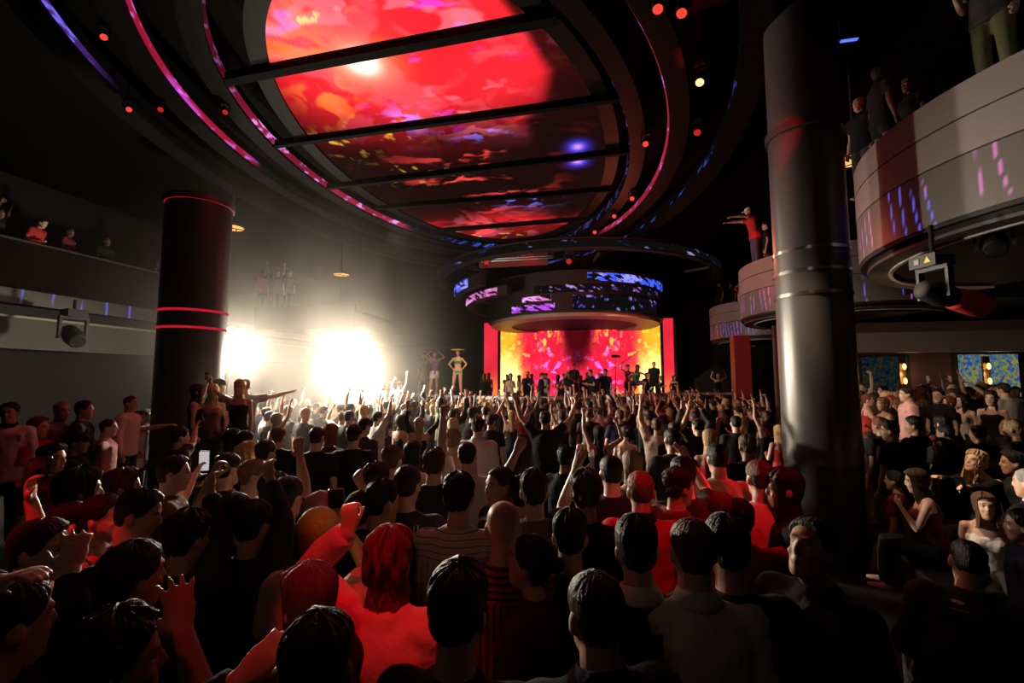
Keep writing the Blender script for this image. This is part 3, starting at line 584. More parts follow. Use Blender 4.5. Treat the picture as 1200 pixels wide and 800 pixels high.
# ---- columns
def column(loc, r, ztop, rings, label, ringmat, base_z, capz, shaft=None):
    e = empty('round_column', loc, label, 'column', 'round columns at the dance floor')
    mb = MB(); mb.lathe([(0, base_z), (r, base_z), (r, min(ztop, capz)), (0, min(ztop, capz))], 96, closed=False); smooth_edges(mb.build('shaft', shaft or COLM, e))
    if ztop > capz + .2: mb = MB(); mb.lathe([(0, capz), (r * .98, capz), (r * .98, ztop), (0, ztop)], 96, closed=False); smooth_edges(mb.build('upper_shaft', mat('upper_cladding', (.09, .07, .07), .45), e))
    mb = MB(); mb.lathe([(0, 0), (r * .985, 0), (r * .985, base_z), (0, base_z)], 64, closed=False); smooth_edges(mb.build('base', mat('column_base', (.03, .027, .026), .5), e))
    for i, z in enumerate(rings):
        mb = MB(); mb.lathe([(r - .01, z - .022), (r + .012, z - .022), (r + .012, z + .022), (r - .01, z + .022)], 96); smooth_edges(mb.build('ring', ringmat, e))
    mb = MB(); mb.lathe([(r - .01, capz), (r + .035, capz), (r + .035, capz + .12), (r - .01, capz + .12)], 96); smooth_edges(mb.build('capital', mat('capital_paint', (.05, .045, .045), .4), e)); return e
column(Vector((4.15, 6.2, 0)), .45, HC, (4.09, 3.80, 3.49), 'shiny round grey column right of the dance floor, with three bright rings', TRIMM, 1.28, 5.75)
column(Vector((-6.07, 8.6, 0)), .55, 5.72, (3.62, 3.30, 5.70), 'dark round column beside the left blinding light, with thin red rings', emit_mat('red_ring_led', (.6, .01, .03), .8), 1.2, 5.68, mat('dark_cladding', (.03, .026, .026), .4, .4))
# ---- balcony pods on the right, straight balcony on the left
def pod_led(name):
    m, t, b = principled(name); b.inputs['Base Color'].default_value = (.16, .15, .14, 1); b.inputs['Roughness'].default_value = .4
    a = t.nodes.new('ShaderNodeVertexColor'); a.layer_name = 'picture'; t.links.new(a.outputs['Color'], b.inputs['Emission Color']); b.inputs['Emission Strength'].default_value = 1.0; return m
PODLED = pod_led('balcony_led_band')
def pod(c, r, label, seed, dens):
    e = empty('balcony', (c.x, c.y, 0), label, 'balcony', 'curved balconies along the right side')
    a0, a1 = R(80), R(300)
    def band(name, z0, z1, m, off=0, n=96, th=.12):
        mb = MB(); mb.lathe([(r + off - th, z0), (r + off, z0), (r + off, z1), (r + off - th, z1)], n, a0=a0, a1=a1); return smooth_edges(mb.build(name, m, e))
    band('upper_panel', 5.27, 5.65, FASCIA); band('middle_panel', 4.85, 5.25, FASCIA); band('backing', 4.12, 5.6, BLACK, -.015)
    mb = MB(); rows = 14; mb.lathe([(r, 4.17 + .66 * i / rows) for i in range(rows + 1)] + [(r - .1, 4.83), (r - .1, 4.17)], 420, a0=a0, a1=a1); me = mb.mesh('led_band')
    def fn(P):
        a = np.arctan2(P[:, 1], P[:, 0]) % (2 * np.pi); z = P[:, 2]; qq = a * 17 + (z - 4.5) * .5; ii = np.floor(qq); ff = qq - ii; r1, r2, r3 = (vnoise(np.stack([ii * 3.7 + k, ii * 0 + k], 1), seed + k) for k in (1, 2, 3)); cc_ = .5 + (z - 4.5) * (r1 - .5) * 1.5 + (z - 4.5) ** 2 * .5; s = sstep(.075, .04, np.abs(ff - cc_)) * (r2 > .45) * sstep(.36, .28, np.abs(z - 4.35 - r3 * .35)); m = fbm(np.stack([a * 6, z], 1), seed + 3)[:, None]
        return s[:, None] * (np.array((.10, .10, .75)) * (1 - sstep(.42, .58, m)) + np.array((.6, .12, .45)) * sstep(.42, .58, m)) * .9
    paint(me, fn); link('led_band', me, PODLED, e)
    band('lower_lip', 4.02, 4.15, mat('lip_paint', (.05, .042, .04), .5), -.10, th=.3); band('soffit_trim', 4.00, 4.03, mat('soffit_trim', (.5, .45, .42), .4), -.36, th=.05)
    mb = MB(); pts = [(r * .97 * math.cos(a0 + (a1 - a0) * i / 60), r * .97 * math.sin(a0 + (a1 - a0) * i / 60)) for i in range(61)]; mb.prism(pts, 4.06, 5.42); mb.build('deck', SOFFIT, e); return e
POD = [(Vector((8.17, 5.3, 0)), 3.2), (rf(6.45, 14.4), 2.55), (rf(7.2, 22.3), 2.55)]
pod(*POD[0], 'large pale curved balcony bulging out at upper right, nearest of three', 3, .60); pod(*POD[1], 'small pale curved balcony just left of the shiny column, middle of three', 7, .58); pod(*POD[2], 'farthest small curved balcony near the stage, lowest in the photo', 9, .50)
rbox('mezzanine_right', 6.6, UR, 2, 26, 4.3, 5.4, SOFFIT); rbox('mezzanine_left', UL, -13.85, -2, 26, 4.3, 4.8, SOFFIT)
e = empty('balcony', rf(-13.7, 9), 'long dark straight balcony along the left wall', 'balcony'); e.rotation_euler = (0, 0, -YAW)
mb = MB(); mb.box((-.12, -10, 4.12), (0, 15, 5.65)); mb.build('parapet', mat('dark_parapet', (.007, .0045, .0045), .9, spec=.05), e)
mb = MB(); mb.box((-.02, -10, 4.15), (.03, 15, 4.5)); me = mb.mesh('led_band'); bm = bmesh.new(); bm.from_mesh(me); bmesh.ops.subdivide_edges(bm, edges=[d for d in bm.edges if d.calc_length() > 5], cuts=600); bm.to_mesh(me); bm.free()
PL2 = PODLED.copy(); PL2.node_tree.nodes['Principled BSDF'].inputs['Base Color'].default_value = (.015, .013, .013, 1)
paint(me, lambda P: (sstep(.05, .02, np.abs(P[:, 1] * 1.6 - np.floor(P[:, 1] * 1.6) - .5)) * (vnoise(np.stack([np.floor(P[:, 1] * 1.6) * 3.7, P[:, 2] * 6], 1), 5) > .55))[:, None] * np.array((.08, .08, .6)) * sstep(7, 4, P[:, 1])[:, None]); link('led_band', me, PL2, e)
mb = MB(); mb.box((-.14, -10, 5.65), (.02, 15, 5.70)); mb.build('coping', mat('coping', (.015, .012, .011), .5), e)
# ---- under the balconies
rbox('beam_right', 4.9, UR, 13.3, 13.6, 3.05, 3.56, FASCIA); rbox('wall_alcove', 4.9, UR, 15.0, 15.2, 0, 4.0, mat('alcove_wall', (.10, .05, .045), .7)); rbox('platform_right', 4.4, UR, 7.4, 15.0, 0, .45, STAGEM)
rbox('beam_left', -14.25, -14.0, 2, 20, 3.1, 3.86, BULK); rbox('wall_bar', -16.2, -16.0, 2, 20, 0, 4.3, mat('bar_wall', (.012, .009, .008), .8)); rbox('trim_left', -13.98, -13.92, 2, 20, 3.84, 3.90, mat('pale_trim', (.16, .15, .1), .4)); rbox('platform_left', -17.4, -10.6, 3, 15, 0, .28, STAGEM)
rbox('ceiling_bar', -17.4, -14.2, 2, 20, 3.9, 4.28, SOFFIT)
# ---- stage: raised runway, lower platform behind, main screen
FR = [(440, 461.0), (492, 462.5), (545, 464), (600, 465.5), (650, 465.5), (700, 463.5), (775, 460.6), (850, 460.2), (880, 460.2)]
front = [at_h(x, y, 1.75) for x, y in FR]
ax = Vector((math.sin(YAW), math.cos(YAW), 0)); back = [p + ax * 1.5 for p in front]
mb = MB(); mb.prism([(p.x, p.y) for p in front] + [(p.x, p.y) for p in reversed(back)], 0, 1.72); struct(mb.build('stage_platform', STAGEM))
mb = MB()
for i in range(len(front) - 1):
    a, b = front[i], front[i + 1]; d = (b - a).normalized(); n = Vector((d.y, -d.x, 0))
    mb.add([a + n * .02 + Vector((0, 0, -.09)), b + n * .02 + Vector((0, 0, -.09)), b + n * .02 + Vector((0, 0, .02)), a + n * .02 + Vector((0, 0, .02)), a - n * .08 + Vector((0, 0, -.09)), b - n * .08 + Vector((0, 0, -.09)), b - n * .08 + Vector((0, 0, .02)), a - n * .08 + Vector((0, 0, .02))], [(0, 1, 2, 3), (7, 6, 5, 4), (3, 2, 6, 7), (4, 5, 1, 0), (0, 3, 7, 4), (1, 5, 6, 2)])
struct(mb.build('trim_stage_edge', mat('stage_edge_metal', (.75, .70, .68), .35, .4)))
rbox('stage_riser', -9, 7.0, 17.6, 26, 0, .95, STAGEM)
e = empty('stage_screen', rf(-1.6, 24.3, 0), 'wide glowing screen of red and orange flames behind the stage', 'screen'); e.rotation_euler = (0, 0, -YAW)
def stage_picture(P):
    u, z = P[:, 0], P[:, 2]; a = np.abs(u) / 4.2; zn = (z - 1.5) / 3.9; uu = np.stack([np.abs(u), z], 1)
    n = fbm(uu * np.array([1.6, 1.0]), 5, 5); n2 = fbm(uu * 3.5, 9, 4); flame = fbm(np.stack([np.abs(u) * 1.8, z * .7 - .8 * n], 1), 19, 5)
    side = sstep(.60, .90, a + (n - .5) * .35); hot = sstep(.62, .95, a + (flame - .5) * .5) * sstep(.72, .2, zn + (n2 - .5) * .3)
    c = np.array((.85, .015, .05))[None] * (.45 + .9 * n[:, None]); c = c * (1 - side[:, None]) + side[:, None] * np.array((1.0, .36, .02)) * (.5 + flame[:, None])
    c = c + hot[:, None] * np.array((.6, .7, .25)) * 1.3
    spark = sstep(.64, .70, n2) * sstep(.35, .6, a); c = c + spark[:, None] * np.array((.6, .3, .03)) * (1 - hot[:, None])
    yel = sstep(.56, .64, fbm(uu * np.array([7, 2.5]), 33, 3)) * np.exp(-((a - .38) / .13) ** 2) * sstep(.5, .75, zn); c = c + yel[:, None] * np.array((.8, .45, .03))
    ctr = sstep(.34, .10, a + .25 * np.abs(zn - .85) + .10 * (n - .5)) * sstep(.25, .5, zn); c = c * (1 - .93 * ctr[:, None])
    blu = sstep(.63, .69, fbm(uu * 4 + 9, 43, 3)) * np.exp(-((a - .33) / .18) ** 2 - ((zn - .38) / .3) ** 2); c = c + blu[:, None] * np.array((.2, .15, .8))
    return c
def grid(name, u0, u1, z0, z1, nu, nz, y0=0.0):
    V = [(u0 + (u1 - u0) * i / nu, y0, z0 + (z1 - z0) * k / nz) for k in range(nz + 1) for i in range(nu + 1)]
    me = bpy.data.meshes.new(name); me.from_pydata(V, [], [(k * (nu + 1) + i, k * (nu + 1) + i + 1, (k + 1) * (nu + 1) + i + 1, (k + 1) * (nu + 1) + i) for k in range(nz) for i in range(nu)]); return me
me = grid('display', -4.2, 4.2, 1.5, 5.4, 260, 130); paint(me, stage_picture); link('display', me, led_mat('stage_display', 1.5), e)
mb = MB(); mb.box((-5.3, .05, .95), (5.0, .25, 5.7)); mb.build('cabinet', BLACK, e)
for a, b in ((-5.15, -4.35), (4.35, 4.85)):
    me = grid('side_display', a, b, 1.4, 5.5, 10, 60); paint(me, lambda P: np.array((.75, .02, .045)) * (.5 + .5 * fbm(P[:, (0, 2)] * .8, 3)[:, None]) + sstep(3.0, 1.4, P[:, 2])[:, None] * np.array((.3, .14, .02))); link('side_display', me, MATS['stage_display'], e)
for u in (-4.28, 4.28): mb = MB(); mb.box((u - .06, -.12, .95), (u + .06, .1, 5.6)); mb.build('frame_post', BLACK, e)
CAN = Vector((3.0, 22.0, 0))
e = empty('stage_canopy', CAN, 'round dark canopy of stacked rings hanging over the stage screen', 'canopy')
mb = MB(); mb.lathe([(3.0, 4.9), (4.0, 4.9), (4.0, 5.05), (3.0, 5.05)], 96); smooth_edges(mb.build('rim', mat('canopy_rim', (.30, .2, .17), .5), e)); mb = MB(); mb.lathe([(0, 4.98), (3.02, 4.98), (3.02, 5.1), (0, 5.1)], 96, closed=False); mb.build('disc', SOFFIT, e)
TIERM = mat('tier_paint', (.022, .015, .014), .6, spec=.15)
def tier(r, z0, z1, a0, a1, fn, name='led_band'):
    mb = MB(); rows = 10; mb.lathe([(r, z0 + (z1 - z0) * i / rows) for i in range(rows + 1)] + [(r - .06, z1), (r - .06, z0)], 360, a0=R(a0), a1=R(a1)); me = mb.mesh(name)
    paint(me, lambda P: fn(np.arctan2(P[:, 1], P[:, 0]), P[:, 2])); link(name, me, MATS['ring_led'], e)
for r, z0, z1, q0, q1 in ((4.15, 5.05, 6.75, 0, 360), (5.2, 5.75, 6.15, 150, 232), (5.75, 6.2, 6.7, 150, 222), (6.6, 6.9, 7.3, 0, 360)):
    mb = MB(); mb.lathe([(r - .3, z0), (r - .01, z0), (r - .01, z1), (r - .3, z1)], 96, a0=R(q0), a1=R(q1)); smooth_edges(mb.build('tier', TIERM, e))
pur = np.array((.45, .06, .75)); blue = np.array((.05, .10, .95)); pnk = np.array((.8, .2, .6))
def full(col, seed, d=.50):
    def f(a, z): s = streaks(a, z, seed, d, 22, 10); m = fbm(np.stack([a * 9, z * 6], 1), seed)[:, None]; return s[:, None] * (col * (1.5 - m) + sstep(.5, .6, m) * np.array((.3, .25, .5))) + .004
    return f
tier(4.19, 5.15, 5.42, 224, 252, full(pur, 3, .44)); tier(4.19, 5.55, 5.75, 232, 250, full(pnk, 4, .5)); tier(4.19, 5.12, 5.72, 262, 320, full(blue * .4 + pur * .25, 5, .69)); tier(4.19, 5.85, 6.15, 240, 325, full(pur * .4, 9, .69)); tier(4.19, 6.3, 6.62, 270, 333, full(blue * 1.1, 6, .43))
tier(5.23, 5.8, 6.1, 186, 226, full(pnk * .8, 7, .45)); tier(5.78, 6.25, 6.62, 183, 212, full(blue * 1.1, 8, .45)); tier(6.63, 6.95, 7.2, 200, 330, full(blue * .12, 10, .68))
for a in (160, 180, 200):
    mb = MB(); mb.box((5.0 * math.cos(R(a)) - .04, 5.0 * math.sin(R(a)) - .04, 6.1), (5.0 * math.cos(R(a)) + .04, 5.0 * math.sin(R(a)) + .04, HC)); mb.build('hanger', BLACK, e)
for a, b, c_, d in ((4.0, 5.15, 20, 21), (5.1, 5.75, 20, 21), (5.7, 6.6, 20, 21)):
    for k in (range(8) if a == 5.7 else (3, 4)) if a != 5.1 else (4,): q = 2 * math.pi * k / 8 + (.35 if a == 4.0 else 0); z = {4.0: 6.1, 5.1: 6.45, 5.7: 6.95}[a] ; M = Matrix.Rotation(q, 4, 'Z'); mb = MB(); mb.box((a - .1, -.03, z - .3), (b, .03, z - .2), M); mb.build('bracket', BLACK, e)
for u, v, lab in ((8.55, 6.6, 'red clad pillar at the right edge of the alcove'), (4.85, 18.5, 'red clad pillar under the farthest balcony'), (5.15, 12.0, 'red clad pillar just left of the shiny column')):
    p = rf(u, v); mb = MB(); mb.box((-.28, -.28, 0), (.28, .28, 4.0)); mb.box((-.34, -.34, 0), (.34, .34, .2)); o = mb.build('square_pillar', REDWALL, None, False, p); o.rotation_euler = (0, 0, -YAW); tag(o, lab, 'pillar', 'red pillars under the balconies')
# ---------------------------------------------------------------- lamps
RED = (1.0, .012, .02); WARM = (1.0, .86, .66)
def spot(name, p, target, energy, deg, col=RED, blend=.35, rad=.05):
    l = bpy.data.lights.new(name, 'SPOT'); l.energy = energy; l.spot_size = R(deg); l.spot_blend = blend; l.color = col; l.shadow_soft_size = rad
    o = bpy.data.objects.new(name, l); C.objects.link(o); o.location = p; o.rotation_euler = (Vector(target) - Vector(p)).to_track_quat('-Z', 'Y').to_euler(); return o
def point(name, p, energy, col, rad=.1):
    l = bpy.data.lights.new(name, 'POINT'); l.energy = energy; l.color = col; l.shadow_soft_size = rad; o = bpy.data.objects.new(name, l); C.objects.link(o); o.location = p; return o
REDLENS = emit_mat('red_lens', (1.0, .03, .02), 2.2); DIMLENS = emit_mat('dim_red_lens', (.7, .02, .01), .8); OFFLENS = mat('unlit_lens', (.02, .02, .025), .1, 0, spec=.8)
def moving_head(p, target, label, lens=REDLENS, top=None, sc=1.0, group='red moving head lamps on the ceiling'):
    """yoke lamp hanging from above, its head turned to the target"""
    p = Vector(p); e = empty('moving_head_light', p, label, 'stage light', group); e.scale = (sc,) * 3
    d = Vector(target) - p; yaw = math.atan2(d.x, d.y); e.rotation_euler = (0, 0, -yaw); pit = math.atan2(d.z, math.hypot(d.x, d.y))
    mb = MB(); mb.box((-.13, -.13, .30), (.13, .13, .42)); 
    zt = ((top or HC) - p.z) / sc; mb.tube([(0, 0, .42), (0, 0, zt)], [.025, .025], 8); mb.build('base', DARKMETAL, e)
    mb = MB(); mb.box((-.19, -.04, .26), (.19, .04, .31)); mb.box((-.19, -.035, -.06), (-.155, .035, .28)); mb.box((.155, -.035, -.06), (.19, .035, .28)); mb.build('yoke', DARKMETAL, e)
    M = Matrix.Rotation(pit, 4, 'X') @ Matrix.Rotation(-math.pi / 2, 4, 'X')
    mb = MB(); mb.tube([(0, 0, -.20), (0, 0, -.16), (0, 0, .05), (0, 0, .16), (0, 0, .20)], [.07, .11, .14, .12, .115], 20, M=M); h = mb.build('head', BLACK, e, True)
    mb = MB(); mb.tube([(0, 0, .195), (0, 0, .206)], [.105, .10], 20, M=M); mb.build('lens', lens, h); return e
# two blinding white lamps on stands
BL = emit_mat('blinder_lens', (1.0, .90, .74), 40.0)
def blinder(px, py, Y, label, energy, size):
    p = at(px, py, Y); e = empty('blinder_light', (p.x, p.y, 0), label, 'stage light', 'blinding white lamps in the haze'); d = Vector((0, 2, 0)) - p; e.rotation_euler = (0, 0, math.atan2(d.x, -d.y))
    # local -y faces the room
    mb = MB(); mb.tube([(0, 0, p.z), (0, .04, p.z), (0, .18, p.z), (0, .22, p.z)], [size, size * 1.05, size, size * .7], 36); mb.build('housing', DARKMETAL, e)
    for k in range(7):
        sx, sz = (0, 0) if k == 6 else (.64 * math.cos(R(60 * k)), .64 * math.sin(R(60 * k)))
        mb = MB(); mb.tube([(sx * size, -.005, p.z + sz * size), (sx * size, -.02, p.z + sz * size)], [size * .33, size * .31], 24); mb.build('lamp', BL, e)
    mb = MB(); mb.tube([(0, .11, 1.2), (0, .11, p.z - size)], [.03, .03], 10); mb.build('pole', DARKMETAL, e)
    for k in range(3):
        a = 2 * math.pi * k / 3; mb = MB(); mb.tube([(0, .11, 1.2), (.6 * math.cos(a), .11 + .6 * math.sin(a), .03)], [.02, .02], 8); mb.build('leg', DARKMETAL, e)
    q = p + d.normalized() * .3; point('blinder_lamp', q, energy * (.18 if px < 300 else .40), WARM, size * .5); spot('blinder_beam', q, Vector((1.0, 5.2, -.3 if px < 300 else -.9)), energy * 1.2, 82, WARM, .75, size * .5); return p
P1 = blinder(270, 401, 10.2, 'blinding white lamp beside the dark column, left of the two', 2400, .36); P2 = blinder(408, 423, 13.6, 'blinding white lamp in the haze before the dancers, right of the two', 4000, .50)
# haze hanging round the two lamps
mb = MB(); mb.box((-10.5, 6.8, .2), (2.4, 19.5, 7.4)); hz = mb.mesh('haze')
m = bpy.data.materials.new('haze'); m.use_nodes = True; t = m.node_tree; t.nodes.clear(); out = t.nodes.new('ShaderNodeOutputMaterial'); vs = t.nodes.new('ShaderNodeVolumeScatter'); vs.inputs['Color'].default_value = (1, .93, .84, 1); vs.inputs['Anisotropy'].default_value = .25
tc = t.nodes.new('ShaderNodeTexCoord'); HM = (P1 * .45 + P2 * .55)
def vmath(op, a, b=None):
    n = t.nodes.new('ShaderNodeVectorMath'); n.operation = op; t.links.new(a, n.inputs[0])
    if b is not None: n.inputs[1].default_value = b
    return n
def fmath(op, a, b=None, c=None):
    n = t.nodes.new('ShaderNodeMath'); n.operation = op
    for i, q in enumerate((a, b, c)):
        if q is None: continue
        if isinstance(q, (int, float)): n.inputs[i].default_value = q
        else: t.links.new(q, n.inputs[i])
    return n.outputs[0]
df = vmath('SUBTRACT', tc.outputs['Object'], tuple(HM)); sc_ = vmath('MULTIPLY', df.outputs[0], (1 / 2.3, 1 / 3.0, 1 / 2.9)); ln = vmath('LENGTH', sc_.outputs[0])
g = fmath('EXPONENT', fmath('MULTIPLY', fmath('MULTIPLY', ln.outputs['Value'], ln.outputs['Value']), -1.0))
stv = vmath('MULTIPLY', tc.outputs['Object'], (1, 1, .42)); nz = t.nodes.new('ShaderNodeTexNoise'); nz.inputs['Scale'].default_value = .75; nz.inputs['Detail'].default_value = 3; nz.inputs['Roughness'].default_value = .6; nz.inputs['Distortion'].default_value = .6; t.links.new(stv.outputs[0], nz.inputs['Vector'])
nf = fmath('MULTIPLY', fmath('MAXIMUM', fmath('SUBTRACT', nz.outputs['Fac'], .33), 0.0), 3.4)
loc_ = None
for P_, r_, k_ in ((P1, 1.15, .055), (P2, 1.7, .060)):
    dl = vmath('SUBTRACT', tc.outputs['Object'], tuple(P_)); dl2 = vmath('DOT_PRODUCT', dl.outputs[0]); t.links.new(dl.outputs[0], dl2.inputs[1]); ex = fmath('MULTIPLY', fmath('EXPONENT', fmath('MULTIPLY', dl2.outputs['Value'], -1 / r_ ** 2)), k_); loc_ = ex if loc_ is None else fmath('ADD', loc_, ex)
den = fmath('ADD', fmath('ADD', fmath('MULTIPLY', fmath('MULTIPLY', g, nf), .09), loc_), .0004); t.links.new(den, vs.inputs['Density']); t.links.new(vs.outputs[0], out.inputs['Volume'])
try: m.cycles.volume_step_rate = .35
except Exception: pass
tag(link('haze', hz, m), 'bright smoky haze glowing around the two white lamps', 'haze', kind='stuff')
# red moving heads on the ceiling, and what they light
heads = [((120, 40), 'red lamp high at far left between the outer and middle ceiling rings', REDLENS), ((150, 126), 'red ceiling lamp below left of the widest magenta strip', REDLENS), ((187, 126), 'dim red ceiling lamp just left of the widest magenta strip', DIMLENS), ((263, 129), 'dim red ceiling lamp between the middle and inner left strips', DIMLENS),
    ((772, 4), 'bright red ceiling lamp at top right beside the inner red strip', REDLENS), ((800, 9), 'bright red ceiling lamp at the top edge, right of a twin', REDLENS), ((821, 92), 'small bright orange-red lamp hanging alone right of the rings', emit_mat('orange_lens', (1, .25, .08), 6)), ((757, 166), 'red lamp right of the blue glow on the ceiling screen', REDLENS),
    ((741, 231), 'red ceiling lamp above the blue canopy band, highest of a curved row', REDLENS), ((720, 252), 'red ceiling lamp in the middle of the curved row near the stage', REDLENS), ((697, 271), 'red ceiling lamp lowest in the curved row near the stage', REDLENS), ((818, 152), 'dark lamp with a red rimmed hood right of the oval rings', DIMLENS)]
for (x, y), lab, lens in heads:
    p = at_h(x, y, 7.25); moving_head(p, (p.x * .3, p.y * .3 + 2, 1.5), lab, lens, sc=.42 if x < 500 else .55 if x < 765 else .62)
for (x, y), lab in (((667, 305), 'slim red lit lamp under the ceiling ring above the stage canopy'), ((570, 306), 'slim red lit lamp left of the box truss above the stage')):
    p = at(x, y, 17.5); moving_head(p, (0, 6, 1.5), lab, DIMLENS)
def red_pool(px, py, h, src, energy, deg, col=RED, blend=.5):
    q = at_h(px, py, h); spot('red_spot', Vector(src), q, energy, deg, col, blend)
red_pool(450, 690, 1.5, (-.2, .3, 7.3), 620, 9); red_pool(388, 606, 1.72, (.9, -.2, 6.6), 300, 3.4, (1, .42, .03))
red_pool(768, 585, 1.62, (1.5, .2, 7.2), 760, 8); red_pool(862, 600, 1.45, (2.0, .2, 7.0), 900, 8)
red_pool(36, 640, 1.55, (-2.6, -1.2, 6.6), 1300, 7.5); red_pool(140, 562, 1.6, (-5.0, -.8, 6.4), 480, 7); red_pool(360, 690, 1.65, (-1.4, -1.2, 6.4), 260, 8)
red_pool(1022, 482, 2.1, (6.0, 4.2, 3.7), 1300, 9); red_pool(1075, 498, 1.9, (7.0, 5.5, 3.7), 160, 9)
red_pool(860, 440, 2.3, (6.0, 13.0, 6.8), 2000, 9); red_pool(912, 132, 5.85, (3.2, 3.4, 7.3), 700, 14); red_pool(820, 55, 7.5, (2.8, 6.8, 5.9), 600, 30)
red_pool(888, 262, 6.6, (5.2, 10.0, 8.0), 500, 12); red_pool(866, 335, 6.1, (6.5, 17.0, 8.0), 500, 8, (1, .3, .02)); red_pool(1190, 385, 3.4, (4.0, 2.6, 5.0), 160, 12); red_pool(1055, 100, 7.0, (3.5, 2.8, 8.0), 60, 22)
red_pool(50, 268, 6.0, (-8.5, 8.0, 8.0), 380, 8); red_pool(620, 300, 7.4, (.4, 15.0, 5.5), 160, 16)
spot('stage_wash', (2.2, 13.0, 7.2), (-2.2, 17.5, 2.6), 2200, 14, (1, .72, .4), .6); spot('stage_wash', (0.0, 12.0, 7.2), (8.6, 23.2, 2.6), 3500, 13, (1, .7, .45), .6)
spot('balcony_fill', (.8, -2.6, 4.7), (7.0, 5.2, 4.7), 150, 30, (1, .86, .80), .5, .3)  # unseen fill added behind the camera to brighten the right balcony
spot('tier_fill', (5.5, 6.9, 3.85), (8.6, 9.8, 1.9), 125, 96, (1, .72, .45), .9, .15); spot('floor_fill', (-3.4, 13.5, 6.9), (.5, 6.5, 1.7), 300, 75, (1, .74, .5), .9, .3)  # unseen fills added for the raised floor and the dance floor crowd
spot('back_fill', (-3, -3.2, 6.5), (1.0, 5, 1.5), 22, 80, (1, .7, .55), 1.0, .5)  # unseen fill added from behind to lift the dark foreground
# amber downlights under the upper soffit
spot('booth_fill', (1.2, 6.2, 6.2), (5.3, 4.7, 1.35), 1700, 23, (1, .70, .45), .7, .1); point('red_fill', (3.2, 13.6, 5.9), 220, (1, .16, .09), .3); spot('red_fill', (5.5, 14.5, 1.9), (4.5, 18.0, 6.0), 500, 60, (1, .12, .07), .9)  # unseen fills added: warm for the booth, red for the stage tiers
AMB = emit_mat('amber_lens', (1.0, .42, .12), 1.5)
for (x, y, lab) in ((1002, 188, 'round amber ceiling light right of the shiny column'), (272, 267, 'round amber ceiling light right of the dark left column'), (400, 322, 'small round amber ceiling light seen through the haze')):
    p = at_h(x, y, 6.5); e = empty('downlight', p, lab, 'ceiling light', 'round amber ceiling lights'); mb = MB(); mb.lathe([(.287, .005), (.31, .005), (.31, .05), (.287, .05)], 40); mb.tube([(0, 0, .1), (0, 0, HC - p.z)], [.03, .03], 8); mb.lathe([(0, .035), (.3, .035), (.3, .06), (0, .06)], 40, closed=False); mb.build('housing', BLACK, e)
    mb = MB(); mb.lathe([(0, .0), (.285, .0), (.285, .03), (0, .03)], 40, closed=False); mb.build('lens', AMB, e); mb = MB(); M = Matrix.Rotation(R(38), 4, 'Z'); mb.box((-.28, -.03, -.012), (.28, .03, -.002), M); mb.box((-.1, -.2, -.012), (-.07, .0, -.002), M); mb.box((.1, .0, -.012), (.13, .2, -.002), M); mb.build('grille', BLACK, e)
p = at_h(985, 48, 7.5); e = empty('light_bar', p, 'short blue light bar high above the shiny column', 'stage light'); e.rotation_euler = (0, 0, R(-12)); mb = MB(); mb.box((-.24, -.03, 0), (.24, .03, .06)); mb.tube([(0, 0, .05), (0, 0, HC - p.z)], [.015, .015], 6); mb.build('housing', BLACK, e)
for a_, b_ in ((-.22, -.10), (.0, .23)): mb = MB(); mb.box((a_, -.025, -.015), (b_, .025, .0)); mb.build('lens', emit_mat('blue_lens', (.08, .16, 1), 1.6) if 'blue_lens' not in MATS else MATS['blue_lens'], e)
# lamps under the balconies
def plate(p, rz, pitch, par):
    M = Matrix.Translation(p)
p = at(1096, 338, 4.9); e = moving_head(p + Vector((0, 0, -.05)), p + Vector((2.0, .1, -.55)), 'large dark moving head lamp with red-lit barrel under the big balcony', DIMLENS, 4.05, .95, None)
mb = MB(); mb.box((-.16, -.14, .30), (.16, -.13, .44)); bx = mb.build('control_box', DARKMETAL, e); mb = MB(); mb.add([(.03, -.145, .34), (.11, -.145, .34), (.07, -.145, .41), (.03, -.142, .34), (.11, -.142, .34), (.07, -.142, .41)], [(0, 1, 2), (5, 4, 3), (0, 3, 4, 1), (1, 4, 5, 2), (2, 5, 3, 0)]); mb.build('warning_triangle', mat('warning_yellow', (.8, .65, .02), .5, emit=(.8, .6, .02), es=.0), bx)
mb = MB(); mb.box((-.09, -.147, .34), (-.03, -.14, .40)); mb.build('display_window', mat('lcd', (.3, .3, .28), .3), bx)
mb = MB(); pit = math.atan2(-.55, 2.0); M = Matrix.Rotation(pit, 4, 'X') @ Matrix.Rotation(-math.pi / 2, 4, 'X'); mb.tube([(0, 0, .20), (0, 0, .26), (0, 0, .5), (0, 0, .62)], [.115, .13, .14, .12], 20, M=M); mb.build('barrel', mat('red_lit_barrel', (.5, .03, .03), .5), e, True)  # red light falling on the barrel is put into its base colour
p = at(1165, 285, 5.2); moving_head(p, p + Vector((-1, -1, -1)), 'smaller dark lamp hanging right of the large moving head', OFFLENS, 4.05, .9, None)
p = at(85, 393, 11.0); moving_head(p, p + Vector((1.4, -.6, -1.0)), 'dark moving head lamp with pale glints under the left balcony', OFFLENS, 4.3, 1.5, None)
p = at(22, 385, 11.5); moving_head(p, p + Vector((.4, -.6, -1.0)), 'small black lamp at far left under the left balcony', OFFLENS, 4.3, 1.0, None)
